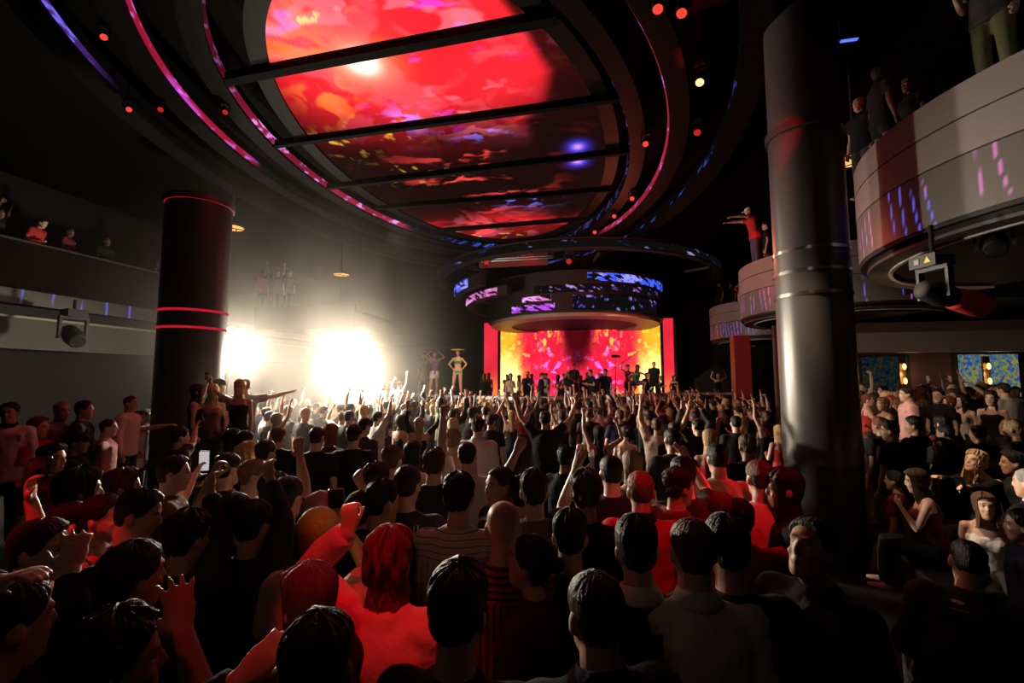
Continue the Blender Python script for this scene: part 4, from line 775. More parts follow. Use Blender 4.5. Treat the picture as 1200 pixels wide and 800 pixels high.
# red box truss over the stage
e = empty('lighting_truss', at(600, 299, 17.6), 'square red lit lighting truss above the stage canopy', 'truss'); e.rotation_euler = (0, 0, -YAW)
for y in (-.15, .15):
    for z in (-.15, .15): mb = MB(); mb.tube([(-1.6, y, z), (1.6, y, z)], [.03, .03], 8); mb.build('chord', STEEL, e)
mb = MB()
for k in range(9):
    x = -1.6 + .4 * k
    for y in (-.15, .15): mb.tube([(x, y, -.15), (x, y, .15)], [.015] * 2, 6); mb.tube([(x, y, -.15), (min(1.6, x + .4), y, .15)], [.012] * 2, 6)
mb.build('bracing', STEEL, e); mb = MB(); mb.box((-1.4, .2, -.4), (1.4, .25, .35)); mb.build('panel', mat('truss_panel', (.14, .02, .02), .6), e)
for x in (-1.5, 1.5): mb = MB(); mb.tube([(x, 0, .15), (x, 0, HC - e.location.z)], [.02, .02], 6); mb.build('hanger', BLACK, e)
# murals and sconces in the right alcove, bottles at the left bar
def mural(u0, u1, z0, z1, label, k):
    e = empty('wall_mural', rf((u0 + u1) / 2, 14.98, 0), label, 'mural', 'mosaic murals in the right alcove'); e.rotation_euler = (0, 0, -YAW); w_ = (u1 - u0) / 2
    mb = MB(); mb.box((-w_ - .05, -.03, z0 - .05), (w_ + .05, .0, z1 + .05)); mb.build('frame', BLACK, e); me = grid('self_lit_panel', -w_, w_, z0, z1, 120, 70, -.035)
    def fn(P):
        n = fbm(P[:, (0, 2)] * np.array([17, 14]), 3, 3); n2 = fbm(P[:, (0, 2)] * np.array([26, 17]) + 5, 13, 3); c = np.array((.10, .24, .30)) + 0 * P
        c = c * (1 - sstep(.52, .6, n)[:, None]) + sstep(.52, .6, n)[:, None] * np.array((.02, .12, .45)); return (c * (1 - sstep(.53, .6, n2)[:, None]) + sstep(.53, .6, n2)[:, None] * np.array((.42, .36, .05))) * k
    paint(me, fn); link('self_lit_panel', me, MATS['ring_led'], e)  # panel glows by itself, standing in for light cast on the mural
def u_at(px, v): r = (px - 600) / F_PX; c, s = math.cos(YAW), math.sin(YAW); return v * (r * c - s) / (c + r * s)
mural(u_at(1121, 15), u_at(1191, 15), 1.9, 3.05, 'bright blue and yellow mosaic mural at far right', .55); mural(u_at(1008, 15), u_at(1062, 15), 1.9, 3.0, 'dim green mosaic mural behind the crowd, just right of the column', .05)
for px, lab, s_ in ((1057, 'wall sconce with two glowing bulbs between the two murals', 2.6), (1155, 'wall sconce with two glowing bulbs on the bright mural', 2.0)):
    p = rf(u_at(px, 14.9), 14.9, 0); e = empty('wall_sconce', p, lab, 'wall lamp', 'sconces in the right alcove'); e.rotation_euler = (0, 0, -YAW); mb = MB(); mb.box((-.08, -.02, 2.1), (.08, .06, 3.0)); mb.build('back_plate', mat('brass', (.3, .17, .06), .3, 1), e)
    for z in (2.32, 2.72): mb = MB(); mb.ellipsoid((0, -.09, z), (.045, .045, .09), 14, 10); mb.build('bulb', emit_mat('sconce_bulb', (1, .55, .2), s_) if 'sconce_bulb' not in MATS else MATS['sconce_bulb'], e, True)
    point('sconce_lamp', p + Vector((-.05, -.3, 2.5)), 6, (1, .6, .3), .08)
e = empty('bar_shelf', at(22, 450, 15.0) - Vector((0, 0, .02)), 'dark bar shelf at far left holding red lit bottles', 'shelf'); bz = 2.2; e.location.z = bz; e.rotation_euler = (0, 0, -YAW + R(90)); mb = MB(); mb.box((-1.2, -.12, -.04), (1.2, .12, 0)); mb.build('board', mat('shelf_wood', (.08, .05, .04), .4), e); mb = MB(); mb.box((-1.15, -.1, -bz + .3), (-1.05, .1, -.04)); mb.build('upright', BLACK, e); mb = MB(); mb.box((1.05, -.1, -bz + .3), (1.15, .1, -.04)); mb.build('upright', BLACK, e)
mb = MB(); mb.lathe([(0, 0), (.038, 0), (.04, .02), (.04, .19), (.015, .25), (.015, .31), (0, .31)], 16, closed=False); bme = mb.mesh('bottle', True); bme.materials.append(mat('red_glass', (.35, .02, .03), .15, spec=.8)); Mz = Matrix.Rotation(-YAW + R(90), 3, 'Z')
for k in range(9):
    o = link('bottle', bme, None, None, e.location + Mz @ Vector((-1.0 + .25 * k, 0, 0))); tag(o, 'red lit bottle standing on the dark bar shelf at far left', 'bottle', 'bottles on the bar shelf')
spot('bar_lamp', e.location + Vector((1.2, 0, 1.3)), e.location, 90, 70, (1, .05, .03))
spot('bar_wash', rf(-10.5, 9.5, 3.6), rf(-13.6, 10.5, 1.6), 14, 80, (1, .8, .5), .9, .2)
# VIP seating at the right
def banquette(c, rz, n, label):
    e = empty('banquette', c, label, 'sofa'); e.rotation_euler = (0, 0, rz); mb = MB(); mb.box((-n / 2, -.3, 0), (n / 2, .3, .36)); mb.build('base', LEATHER, e)
    k = max(1, round(n / .7))
    for i in range(k):
        x = -n / 2 + n * (i + .5) / k; mb = MB(); mb.box((x - n / k / 2 + .01, -.30, .36), (x + n / k / 2 - .01, .24, .46)); o = mb.build('seat_cushion', LEATHER, e); b = o.modifiers.new('b', 'BEVEL'); b.width = .03; b.segments = 3
        mb = MB(); mb.box((x - n / k / 2 + .01, .20, .46), (x + n / k / 2 - .01, .34, .92)); o = mb.build('back_cushion', LEATHER, e); b = o.modifiers.new('b', 'BEVEL'); b.width = .04; b.segments = 3
    return e
# ---------------------------------------------------------------- things in hands
SCREENLIT = emit_mat('phone_screen', (.55, .5, .52), .9)
def phone_mesh():
    def pl(w, h, y0, y1, r):
        mb = MB(); pts = []
        for cx, cz, a in ((w - r, h - r, 0), (-w + r, h - r, 90), (-w + r, -h + r, 180), (w - r, -h + r, 270)):
            for k in range(5): q = R(a + 22.5 * k); pts.append((cx + r * math.cos(q), cz + r * math.sin(q)))
        n = len(pts); V = [(x, y0, z) for x, z in pts] + [(x, y1, z) for x, z in pts]; return mb.add(V, [tuple(range(n)), tuple(range(2 * n - 1, n - 1, -1))] + [(i, n + i, n + (i + 1) % n, (i + 1) % n) for i in range(n)])
    b = pl(.039, .080, -.0045, .0045, .011); s = pl(.035, .075, -.0056, -.0046, .008); c = pl(.014, .015, .0046, .0072, .005); return b.mesh('phone_case'), s.mesh('phone_screen'), c.mesh('phone_camera')
PM = phone_mesh()
def hand_world(o, g, side, off=.09, palm=.03):
    a = g['arm'][side]; M = o.matrix_basis; d = a['d']; pn = a['pn']; pn = (pn - d * pn.dot(d)).normalized(); q = a['W'] + d * off + pn * palm; return M @ q, (M.to_3x3() @ d).normalized(), (M.to_3x3() @ pn).normalized()
def phone(o, g, side, label, lit=True, case='black', land=False, up=.05):
    """screen towards the holder"""
    q, d, pn = hand_world(o, g, side); e = empty('mobile_phone', q + Vector((0, 0, up)), label, 'phone', 'phones held up in the crowd')
    hd = o.matrix_basis @ (g['H'] @ Vector((0, .05, 0))); y = (e.location - hd).normalized(); e.rotation_mode = 'QUATERNION'; rot = y.to_track_quat('Y', 'Z')
    if land: rot = rot @ Euler((0, R(90), 0)).to_quaternion()
    e.rotation_quaternion = rot; e.scale = (1.05,) * 3
    link('case', PM[0], mat('phone_' + case, {'black': (.015, .015, .016), 'clear': (.6, .58, .55), 'red': (.4, .02, .02)}[case], .3), e, None, True); link('screen', PM[1], SCREENLIT if lit else mat('dark_screen', (.01, .01, .012), .1), e, None, True); link('camera', PM[2], mat('phone_lens', (.05, .05, .06), .1), e, None, True); return e
def H(px, py, label, **k): return person((px, py), label, **k)
dn = {}
# ---------------------------------------------------------------- the people nearest the camera
H(538, 663, 'dark-haired man in black at bottom centre, seen from behind, nearest the camera', h=1.78, face=12, hair=('quiff', 'dark brown'), top=('tee', 'black'), skin=1)
H(374, 716, 'person with tousled dark hair in black at the bottom edge, before the red-lit straight hair', h=1.76, face=-6, hair=('short', 'dark brown'), top=('long', 'black'), aim={'L': (284, 792, .12, dict(hand='hold', elbow=(-.6, -.2, -.7)))})
H(362, 661, 'red-lit woman with long straight hair facing left behind a tousled head', h=1.70, face=-52, sex='f', hair=('long', 'brown'), top=('long', 'black'), pose={'R': 'reach'})
o, g = H(374, 592, 'man in pale tee lit yellow and red, filming with a phone over others', h=1.77, face=14, hair=('crew', 'sandy'), top=('tee', 'beige'), aim={'R': (404, 618, .30, dict(hand='hold', elbow=(.6, .1, -.8), palm=(-.6, .3, .2)))}); phone(o, g, 'R', 'red edged phone held beside the yellow lit head', False, 'red')
H(457, 620, 'person with long curly red-lit hair and one loose sleeve raised, seen from behind', h=1.74, face=6, sex='m', hair=('wavy', 'auburn'), top=('jacket', 'pink'), skin=0, aim={'L': (409, 622, .10, dict(hand='fist', elbow=(-.55, .0, -.8), dir=(-.1, .1, 1)))})
H(590, 587, 'bald man in red and black striped shirt standing behind a quiff-haired man', h=1.78, face=4, hair=None, top=('tee', 'red striped'), skin=1)
H(538, 554, 'man with short curly black hair in pale thin-striped shirt, left of the bald man', h=1.80, face=3, hair=('curly', 'black'), top=('shirt', 'pale striped'), short=True)
H(449, 561, 'dark-haired man in grey hoodie turning right, behind the red-lit curly hair', h=1.76, face=38, hair=('short', 'black'), top=('hoodie', 'charcoal'), skin=2)
o, g = H(478, 543, 'crew-cut man in dark sports jersey with white shoulder stripes', h=1.80, face=6, hair=('crew', 'dark brown'), top=('tee', 'charcoal')); jersey = (o, g)
H(441, 541, 'brown-haired man in black just left of the dark sports jersey', h=1.78, face=10, hair=('short', 'dark brown'), top=('tee', 'black'))
H(626, 549, 'short-haired man in dusty brown tee right of the bald man', h=1.80, face=2, hair=('short', 'dark brown'), top=('tee', 'brown'))
o, g = H(686, 551, 'man with messy brown hair in black raising a left hand with a bracelet', h=1.80, face=5, hair=('curly', 'brown'), top=('tee', 'black'), aim={'L': (674, 552, .25, dict(hand='open', elbow=(-.3, .2, -.9), palm=(.6, .6, 0)))})
H(716, 532, 'man with neat black fade in black tee, right of the messy brown hair', h=1.80, face=3, hair=('crew', 'black'), top=('tee', 'black'))
H(750, 550, 'man with bright red-lit cropped hair and black-collared red shirt', h=1.77, face=8, hair=('crew', 'sandy'), top=('tee', 'red'), collar='black', skin=0)
H(795, 547, 'red-lit dark-haired man in quilted jacket looking right', h=1.75, face=68, hair=('curly', 'dark brown'), top=('jacket', 'burgundy'))
H(845, 576, 'woman with sleek red-lit hair tied in a bun, behind the white shirt', h=1.64, face=10, sex='f', hair=('tied', 'auburn'), top=('tee', 'burgundy'))
H(889, 537, 'short-haired man in white shirt with light patches on his back, by the column', h=1.80, face=6, hair=('crew', 'brown'), top=('shirt', 'pink'), skin=0)
H(840, 518, 'man with long neck in beige tee, behind the red-lit bun', h=1.82, face=5, hair=('crew', 'black'), top=('tee', 'beige'), skin=1)
o, g = H(745, 603, 'black-haired man in black jersey with white collar, small patch and letters', h=1.79, face=2, hair=('short', 'black'), top=('tee', 'black'), collar='white', skin=0); fa = (o, g)
H(810, 605, 'light-brown-haired man in white collared shirt, biggest pale back at bottom right', h=1.80, face=3, hair=('crew', 'brown'), top=('shirt', 'white'), collar='white', skin=0)
H(851, 602, 'black-haired man in black right beside the white collared shirt', h=1.79, face=6, hair=('short', 'black'), top=('long', 'black'))
H(697, 666, 'man in dark jacket with navy collar at bottom, left of the white collared shirt', h=1.77, face=-14, hair=('crew', 'black'), top=('jacket', 'black'), collar='navy', skin=0)
H(627, 627, 'dark-haired woman with red-lit neck looking down left, below the dusty brown tee', h=1.66, face=-62, sex='f', hair=('tied', 'black'), top=('tee', 'burgundy'), pose={'head': (0, -14)})
H(668, 595, 'black-haired person in black standing behind the navy-collared jacket', h=1.73, face=12, hair=('short', 'black'), top=('tee', 'black'))
H(955, 606, 'dark-haired man in black tee looking down with his face half lit, below the column', h=1.75, face=-118, hair=('short', 'black'), top=('tee', 'charcoal'), skin=2, pose={'head': (0, -22)})
H(866, 583, 'person in red stretching a red-lit right arm across the white shirt', h=1.62, face=12, sex='f', hair=('tied', 'black'), top=('long', 'red'), aim={'R': (922, 610, .25, dict(hand='open', elbow=(.5, -.2, -.8), palm=(0, .2, 1)))})
# left foreground
o, g = H(50, 608, 'red-lit man in collared shirt looking right, arm raised with a black phone', h=1.74, face=72, hair=('short', 'dark brown'), top=('shirt', 'pink'), collar='pink', aim={'L': (36, 585, .25, dict(hand='hold', elbow=(-.6, -.2, -.6)))}, short=True); phone(o, g, 'L', 'black phone held by the red-lit raised hand at far left', False)
H(16, 678, 'dark-haired person at the left edge with a hand laid on the hair', h=1.74, face=20, hair=('short', 'black'), top=('long', 'black'), aim={'L': (2, 682, -.02, dict(hand='relaxed', elbow=(-.9, -.1, -.2), palm=(.4, .2, -.9))), 'R': (84, 666, .30, dict(hand='open', elbow=(.5, -.2, -.8), palm=(-.9, .44, 0)))})
H(158, 632, 'person with glossy black cap-like hair in black, left of the raised dark sleeves', h=1.75, face=22, hair=('tied', 'black'), top=('hoodie', 'black'))
H(136, 716, 'curly black-haired person in profile at the bottom left corner', h=1.76, face=42, hair=('curly', 'black'), top=('tee', 'black'), skin=3, aim={'R': (214, 738, .22, dict(hand='open', elbow=(.6, -.1, -.8), palm=(-1, .2, 0)))})
H(122, 578, 'dark-haired woman in profile facing right with a red-lit neck and tank top', h=1.70, face=74, sex='f', hair=('tied', 'black'), top=('tank', 'red'), skin=1)
H(172, 573, 'bearded dark-haired man tilting his face up to the right', h=1.76, face=64, hair=('short', 'black'), top=('tee', 'black'), pose={'head': (0, 14)}, skin=2)
H(94, 548, 'tall dark-haired person in black with back turned, left of a red-lit neck', h=1.82, face=30, hair=('mid', 'black'), top=('tee', 'black'))
o, g = H(84, 588, 'person behind the red-lit man, reaching a bare arm up with a phone', h=1.66, face=28, hair=('short', 'black'), top=('tee', 'burgundy'), aim={'R': (95, 552, .45, dict(hand='hold', elbow=(.5, -.2, -.8)))}); phone(o, g, 'R', 'phone held upright before the golden bottles at left', True)
H(146, 550, 'person in red-lit shirt with long auburn hair, left of the tilted bearded face', h=1.72, face=50, sex='f', hair=('wavy', 'auburn'), top=('tee', 'pink'))
o, g = H(205, 533, 'short-haired man in profile filming the lamps on a phone', h=1.78, face=58, hair=('short', 'dark brown'), top=('tee', 'brown'), skin=1, aim={'R': (228, 556, .35, dict(hand='hold', elbow=(.5, -.2, -.8)))}); phone(o, g, 'R', 'phone showing the stage, held right of a man in profile', True, land=False)
H(222, 597, 'curly-haired person in black below the man filming in profile, dark sleeve raised', h=1.72, face=12, hair=('curly', 'black'), top=('long', 'charcoal'), aim={'R': (246, 548, .35, dict(hand='hold', elbow=(.6, .0, -.8)))})
H(274, 575, 'short-haired man with an ear stud, left of the raised dark sleeve', h=1.74, face=30, hair=('crew', 'black'), top=('tee', 'charcoal'), aim={'L': (248, 560, .3, dict(hand='fist', elbow=(-.5, -.2, -.8)))})
o, g = H(298, 585, 'person in dark sweater with one long sleeve raised high beside blond hair', h=1.72, face=8, hair=('short', 'black'), top=('long', 'charcoal'), aim={'R': (316, 556, .25, dict(hand='hold', elbow=(.6, .1, -.7)))})
H(338, 556, 'round-headed man with cropped dark hair in black sweater, centre left', h=1.78, face=6, hair=('crew', 'black'), top=('long', 'black'), skin=2)
H(376, 575, 'person in a pale pink cap just behind the yellow lit head', h=1.72, face=10, hair=('crew', 'dark brown'), cap='pink', top=('tee', 'black'))
H(424, 574, 'person in a dark cap left of the grey hoodie, one bare arm raised', h=1.70, face=12, hair=('crew', 'black'), cap='charcoal', top=('tee', 'black'), aim={'R': (418, 553, .35, dict(hand='fist', elbow=(.7, .0, -.6)))})
H(298, 536, 'pale-haired man facing right in front of the raised fist, centre left', h=1.76, face=50, hair=('crew', 'sandy'), top=('tee', 'cream'), skin=0)
H(268, 529, 'round dark head lit at its rim, left of the pale-haired man', h=1.78, face=15, hair=('crew', 'black'), top=('tee', 'charcoal'))
H(290, 518, 'curly blond-haired person lit from behind, below the woman raising a drink', h=1.74, face=20, hair=('curly', 'blonde'), top=('tee', 'black'))
H(288, 503, 'dark-haired person under the woman with the raised drink', h=1.78, face=10, hair=('crew', 'black'), top=('tee', 'black'))
H(312, 514, 'dark round head right of the curly blond hair', h=1.78, face=14, hair=('crew', 'dark brown'), top=('tee', 'navy'))
o, g = H(322, 552, 'black-haired person raising a large open hand against the glow', h=1.76, face=4, hair=('short', 'black'), top=('tee', 'black'), aim={'R': (352, 508, .42, dict(hand='open', elbow=(.5, -.1, -.8), palm=(0, 1, 0)))})
# middle of the floor
H(560, 488, 'broad man in white shirt with back turned in the middle of the crowd', h=1.84, face=2, hair=('short', 'dark brown'), top=('shirt', 'white'), collar='white')
H(531, 502, 'sandy-haired man in pale pink shirt left of the broad white shirt', h=1.80, face=4, hair=('short', 'sandy'), top=('tee', 'pink'))
o, g = H(548, 517, 'black-haired man in white tee with a fist raised before the broad white shirt', h=1.78, face=4, hair=('crew', 'black'), top=('tee', 'white'), pose={'L': 'fist'})
H(509, 525, 'curly-haired man in dark tee left of the black-haired white tee', h=1.78, face=2, hair=('curly', 'brown'), top=('tee', 'charcoal'))
H(460, 521, 'dark brown round head in the warm light left of the curly-haired man', h=1.78, face=5, hair=('short', 'brown'), top=('tee', 'black'))
H(484, 517, 'long black-haired woman in black left of the curly-haired man', h=1.70, face=4, sex='f', hair=('long', 'black'), top=('tank', 'black'))
H(415, 497, 'person in a dark cap worn backwards against the glow', h=1.80, face=172 - 180, hair=('short', 'dark brown'), cap='black', top=('tee', 'black'))
H(388, 497, 'reddish-haired person with rounded bob against the glow', h=1.76, face=10, sex='f', hair=('bob', 'auburn'), top=('tee', 'charcoal'))
H(372, 499, 'short-haired man in black against the glow, left of the rounded bob', h=1.80, face=0, hair=('crew', 'dark brown'), top=('tee', 'black'))
H(586, 545, 'bearded man facing left between the white tee and the raised bent arm', h=1.77, face=-120, hair=('crew', 'black'), top=('tee', 'black'), skin=3)
H(612, 557, 'person raising a bent bare arm over the bald man', h=1.70, face=2, hair=('short', 'black'), top=('tank', 'black'), aim={'L': (606, 528, .12, dict(hand='fist', elbow=(-1, .1, .3)))}, skin=1)
H(832, 503, 'long blonde-haired woman in a low-backed red dress', h=1.72, face=15, sex='f', hair=('long', 'blonde'), top=('dress', 'red'), bottom=None)
H(897, 482, 'brown-haired woman with bare back and one arm raised high beside the column', h=1.76, face=-14, sex='f', hair=('wavy', 'brown'), top=('tank', 'black'), skin=1, aim={'L': (883, 470, .15, dict(hand='peace', elbow=(-.8, .1, .1)))})
H(801, 477, 'man in a white cap among dark heads at right of the floor', h=1.76, face=30, hair=('crew', 'brown'), cap='white', top=('hoodie', 'black'))
H(790, 494, 'person in black hood below the white cap', h=1.74, face=-10, hair=('short', 'black'), top=('hoodie', 'black'))
o, g = H(800, 535, 'dark-haired man pointing two fingers up, behind the red-lit quilted jacket', h=1.78, face=-8, hair=('short', 'black'), top=('tee', 'black'), aim={'R': (806, 537, .4, dict(hand='peace', elbow=(.6, 0, -.8)))})
H(862, 486, 'dark-haired man in black left of the woman with bare back', h=1.78, face=12, hair=('crew', 'black'), top=('tee', 'black'))
H(741, 528, 'long sandy-haired woman in black right of the neat black fade', h=1.70, face=8, sex='f', hair=('long', 'sandy'), top=('tank', 'black'))
H(918, 549, 'dark-haired person in black at the foot of the shiny column', h=1.76, face=-70, hair=('mid', 'black'), top=('tee', 'black'), skin=2)
H(606, 558, 'small dark head between the bald man and the dusty brown tee', h=1.68, face=5, hair=('short', 'black'), top=('tee', 'black'))
# VIP booth at right: seated people
banquette(Vector((5.0, 4.3, 0)), R(-20), 2.1, 'long black leather sofa under the women at right'); banquette(Vector((3.1, 2.15, 0)), R(-30), 1.4, 'black leather sofa under the man in black jacket at right')
Z = -.43; ST = {'sit': True}
def toph(px, py, Y): return at(px, py, Y)
def seat(px, py, Y, label, **k):
    t = at(px, py, Y); h = k.get('h', 1.7); p = dict(k.pop('pose', {})); sit = k.pop('sit', True)
    if sit: p['sit'] = True
    k['pose'] = p; return person((px, py), label, toph=t, z0=(t.z - (1.765 * h / 1.75)) if not sit else max(-.43 * h / 1.75, t.z - 1.765 * h / 1.75), **k)
seat(1071, 548, 4.9, 'dark long-haired woman in wine top facing left, seated near the column', h=1.68, face=-54, sex='f', hair=('long', 'dark brown'), top=('tank', 'burgundy'), bottom=('trousers', 'black'), skin=0, pose={'L': 'chin', 'lean': (8, 0)})
o, g = seat(1145, 525, 5.4, 'blonde woman with head bowed in black off-shoulder top, arm stretched left', h=1.72, face=-108, sex='f', hair=('wavy', 'blonde'), top=('off', 'black'), skin=0, sit=False, pose={'head': (10, -32), 'lean': (14, 0)}, aim={'R': (1088, 558, -.15, dict(hand='relaxed', elbow=(.3, -.2, -.8), palm=(0, .2, -1))), 'L': (1116, 572, -.35, dict(hand='hold', elbow=(-.6, -.2, -.7)))}); phone(o, g, 'L', 'phone in the left hand of the blonde woman with bowed head', False)
seat(1186, 528, 5.2, 'dark-haired man in black suit gazing left with open mouth at right edge', h=1.80, face=-56, hair=('quiff', 'black'), top=('jacket', 'black'), skin=2, sit=False)
seat(1152, 577, 4.5, 'brunette woman in white top looking down, below the blonde woman', h=1.68, face=-138, sex='f', hair=('mid', 'brown'), top=('tank', 'white'), skin=0, pose={'head': (-8, -18), 'lean': (10, 0)})
seat(1204, 548, 4.1, 'grey-haired man in black suit and white collar at the right edge', h=1.78, face=-20, hair=('crew', 'grey'), top=('jacket', 'black'), collar='white', sit=False)
seat(1196, 596, 3.7, 'dark-haired man in profile facing left at the right edge, below the grey hair', h=1.74, face=-52, hair=('short', 'black'), top=('tee', 'navy'), skin=2, sit=False)
o, g = seat(1134, 622, 2.75, 'man in black jacket with small white mark on its back, leaning right', h=1.78, face=32, hair=('crew', 'black'), top=('jacket', 'charcoal'), skin=1, pose={'lean': (16, 8), 'R': 'front', 'L': 'front'}); ua = (o, g)
seat(1050, 590, 5.6, 'dim person in dark red behind the long-haired woman at the booth', h=1.66, face=-30, sex='f', hair=('tied', 'black'), top=('tee', 'burgundy'))
# left bar side
BZ = .28
def left(px, py, Y, label, **k): t = at(px, py, Y); h = k.get('h', 1.75); return person((px, py), label, toph=t, z0=t.z - 1.765 * h / 1.75 if k.pop('free', True) else 0, **k)
def leftp(px, py, label, z0=BZ, **k): return person((px, py), label, z0=z0, **k)
leftp(12, 471, 'bow-tied waiter in white shirt and black jacket at far left', h=1.78, face=150, hair=('short', 'black'), top=('shirt', 'white'), collar='black', skin=2)
leftp(73, 470, 'waiter in pale grey shirt standing behind the blonde hair at left', h=1.76, face=100, hair=('crew', 'grey'), top=('shirt', 'grey'))
leftp(100, 469, 'dim person in dark shirt right of the waiter in grey', h=1.77, face=60, hair=('short', 'dark brown'), top=('tee', 'charcoal'), skin=2)
leftp(154, 463, 'man in white waistcoat sleeves near the dark column at left', h=1.80, face=80, hair=('crew', 'brown'), top=('shirt', 'cream'))
leftp(90, 495, 'blonde-haired woman at left before the waiter in grey', z0=0, h=1.70, face=60, sex='f', hair=('bob', 'blonde'), top=('tee', 'black'))
leftp(128, 490, 'man in pink shirt stretching his arm toward the dark column', z0=0, h=1.78, face=60, hair=('crew', 'dark brown'), top=('long', 'pink'), pose={'R': 'side'})
leftp(163, 481, 'dark-haired man in white shirt in profile left of the dark column', z0=0, h=1.80, face=75, hair=('short', 'black'), top=('tee', 'white'), pose={'R': 'reach'})
leftp(172, 479, 'dark-haired man half hidden by the dark column edge', z0=0, h=1.78, face=70, hair=('short', 'black'), top=('tee', 'charcoal'))
leftp(92, 505, 'person in a black cap tipping up a golden bottle at left', z0=0, h=1.74, face=60, hair=('crew', 'black'), cap='black', top=('tee', 'black'), pose={'R': 'front'})
leftp(62, 520, 'pale-browed dark-haired man in profile facing right, left of the golden bottle', z0=0, h=1.76, face=80, hair=('quiff', 'black'), top=('tee', 'burgundy'))
leftp(46, 488, 'tall person lit dim red beside the bow-tied waiter', z0=0, h=1.86, face=75, hair=('short', 'auburn'), top=('tee', 'red'))
# raised seats before the dark column: woman lifting a drink
mb = MB(); M = Matrix.Rotation(-YAW, 4, 'Z')
for (a, b, z) in (((-.80, -.55, 0), (1.9, .75, .62), 0),): mb.box(a, b)
o = mb.build('low_platform', STAGEM, None, False, at(278, 470, 7.6) * 1); o.location.z = 0; tag(o, 'dark knee-high platform the woman with the raised drink stands on', 'platform')
pz = .62
o, g = H(281, 445, 'blonde woman in black v-neck dress standing up high, raising a drink', z0=pz, h=1.72, face=168, sex='f', hair=('mid', 'blonde'), top=('dress', 'black'), bottom=None, skin=1, toph=at(281, 445, 7.5), aim={'R': (240, 440, .1, dict(hand='hold', elbow=(.3, -.2, -.9)))})
q, d, pn = hand_world(o, g, 'R'); e = empty('drinking_glass', q - Vector((0, 0, .05)), 'short clear glass held high by the woman in black dress', 'glass'); mb = MB(); mb.lathe([(.030, 0), (.040, .14), (.037, .14), (.027, .01), (0, .01), (0, 0)], 20, closed=False); gm = mat('clear_glass', (.9, .9, .9), .05); gm.node_tree.nodes['Principled BSDF'].inputs['Transmission Weight'].default_value = .9; mb.build('glass_wall', gm, e, True); mb = MB(); mb.lathe([(0, .012), (.027, .012), (.035, .10), (0, .10)], 16, closed=False); mb.build('drink', mat('amber_drink', (.6, .35, .15), .1), e, True)
H(258, 444, 'man in a dark cap behind the raised drink arm, lit white from behind', z0=pz, h=1.74, face=20, hair=('crew', 'dark brown'), cap='charcoal', top=('tee', 'black'), toph=at(258, 444, 7.9))
H(285, 443, 'short-haired person right behind the blonde woman in black dress', z0=pz, h=1.74, face=-30, hair=('crew', 'brown'), top=('tee', 'grey'), toph=at(288, 443, 8.1), pose={'R': 'side'})
H(249, 454, 'curly blonde woman left of the woman with the raised drink', z0=pz, h=1.64, face=150, sex='f', hair=('wavy', 'blonde'), top=('tank', 'brown'), toph=at(250, 453, 7.6), skin=2)
H(235, 455, 'dark-haired woman in front of the dark column with a hand raised', z0=pz, h=1.64, face=60, sex='f', hair=('wavy', 'dark brown'), top=('tank', 'black'), toph=at(232, 455, 7.55), pose={'L': 'bent'})
o, g = H(212, 500, 'person reaching up to photograph the woman with the raised drink', h=1.74, face=35, hair=('short', 'black'), top=('tee', 'charcoal'), aim={'R': (236, 486, .5, dict(hand='hold', elbow=(.5, -.1, -.8)))}); phone(o, g, 'R', 'phone photographing the woman with the raised drink', False)
# ---------------------------------------------------------------- dancers on the runway
SZ = 1.74
def runway(px): # a point on the runway at photo x
    for (a, b) in zip(FR[:-1], FR[1:]):
        if a[0] <= px <= b[0]: t = (px - a[0]) / (b[0] - a[0]); return at_h(px, a[1] + (b[1] - a[1]) * t, 1.75) + ax * .5
def dancer(px, label, **k):
    p = runway(px); p.z = SZ; return person(p, label, **k)
def bikini(o, g, col):
    L = g['L']; mb = MB(); torso_into(mb, g, .006, .84, .95); a = link('briefs', voxel(mb, .012, 2, .5), CLOTH[col], o, None, True)
    mb = MB(); torso_into(mb, g, .006, 1.22, 1.30)
    for s in (1, -1): mb.ellipsoid(L @ Vector((s * .066, .085, 1.27)), (.062,) * 3, 12, 8)
    link('bikini_top', voxel(mb, .010, 2, .5), CLOTH[col], o, None, True)
o, g = dancer(531, 'dancer in green bikini and wide yellow headdress on the runway', h=1.80, face=175, sex='f', hair=('tied', 'dark brown'), top=None, bottom=None, pose={'R': 'hip', 'L': 'hip', 'stride': True}, skin=2); bikini(o, g, 'green')
def hat_mesh():
    mb = MB(); mb.lathe([(0, .10), (.05, .10), (.10, .06), (.11, .0), (.30, .035), (.36, .06), (.36, .07), (.29, .05), (.10, .02), (.0, .02)], 40, closed=False)
    return mb.mesh('headdress', True)
c = link('headdress', hat_mesh(), mat('straw_yellow', (.8, .5, .12), .6), o); c.matrix_local = g['H'] @ Matrix.Translation((0, 0, .07)) @ Matrix.Scale(.78, 4)
o, g = dancer(503, 'dancer in purple and white outfit with arms raised to her head', h=1.76, face=160, sex='f', hair=('tied', 'auburn'), top=('tank', 'purple'), bottom=('shorts', 'white'), pose={'R': 'hat', 'L': 'hat', 'stride': True}, skin=1)
o, g = dancer(490, 'dancer in pale short dress at the left end of the runway', h=1.72, face=-170, sex='f', hair=('bob', 'brown'), top=('dress', 'beige'), bottom=None, pose={'L': 'hat', 'stride': True}, skin=2)
o, g = dancer(746, 'crouching performer in purple shorts with knees spread on the runway', h=1.74, face=178, sex='f', hair=('wavy', 'black'), top=('tank', 'green'), bottom=('shorts', 'purple'), pose={'squat': True, 'lean': (25, 0), 'R': 'hip', 'L': 'reach'}, skin=2); o.location.z = SZ - .44
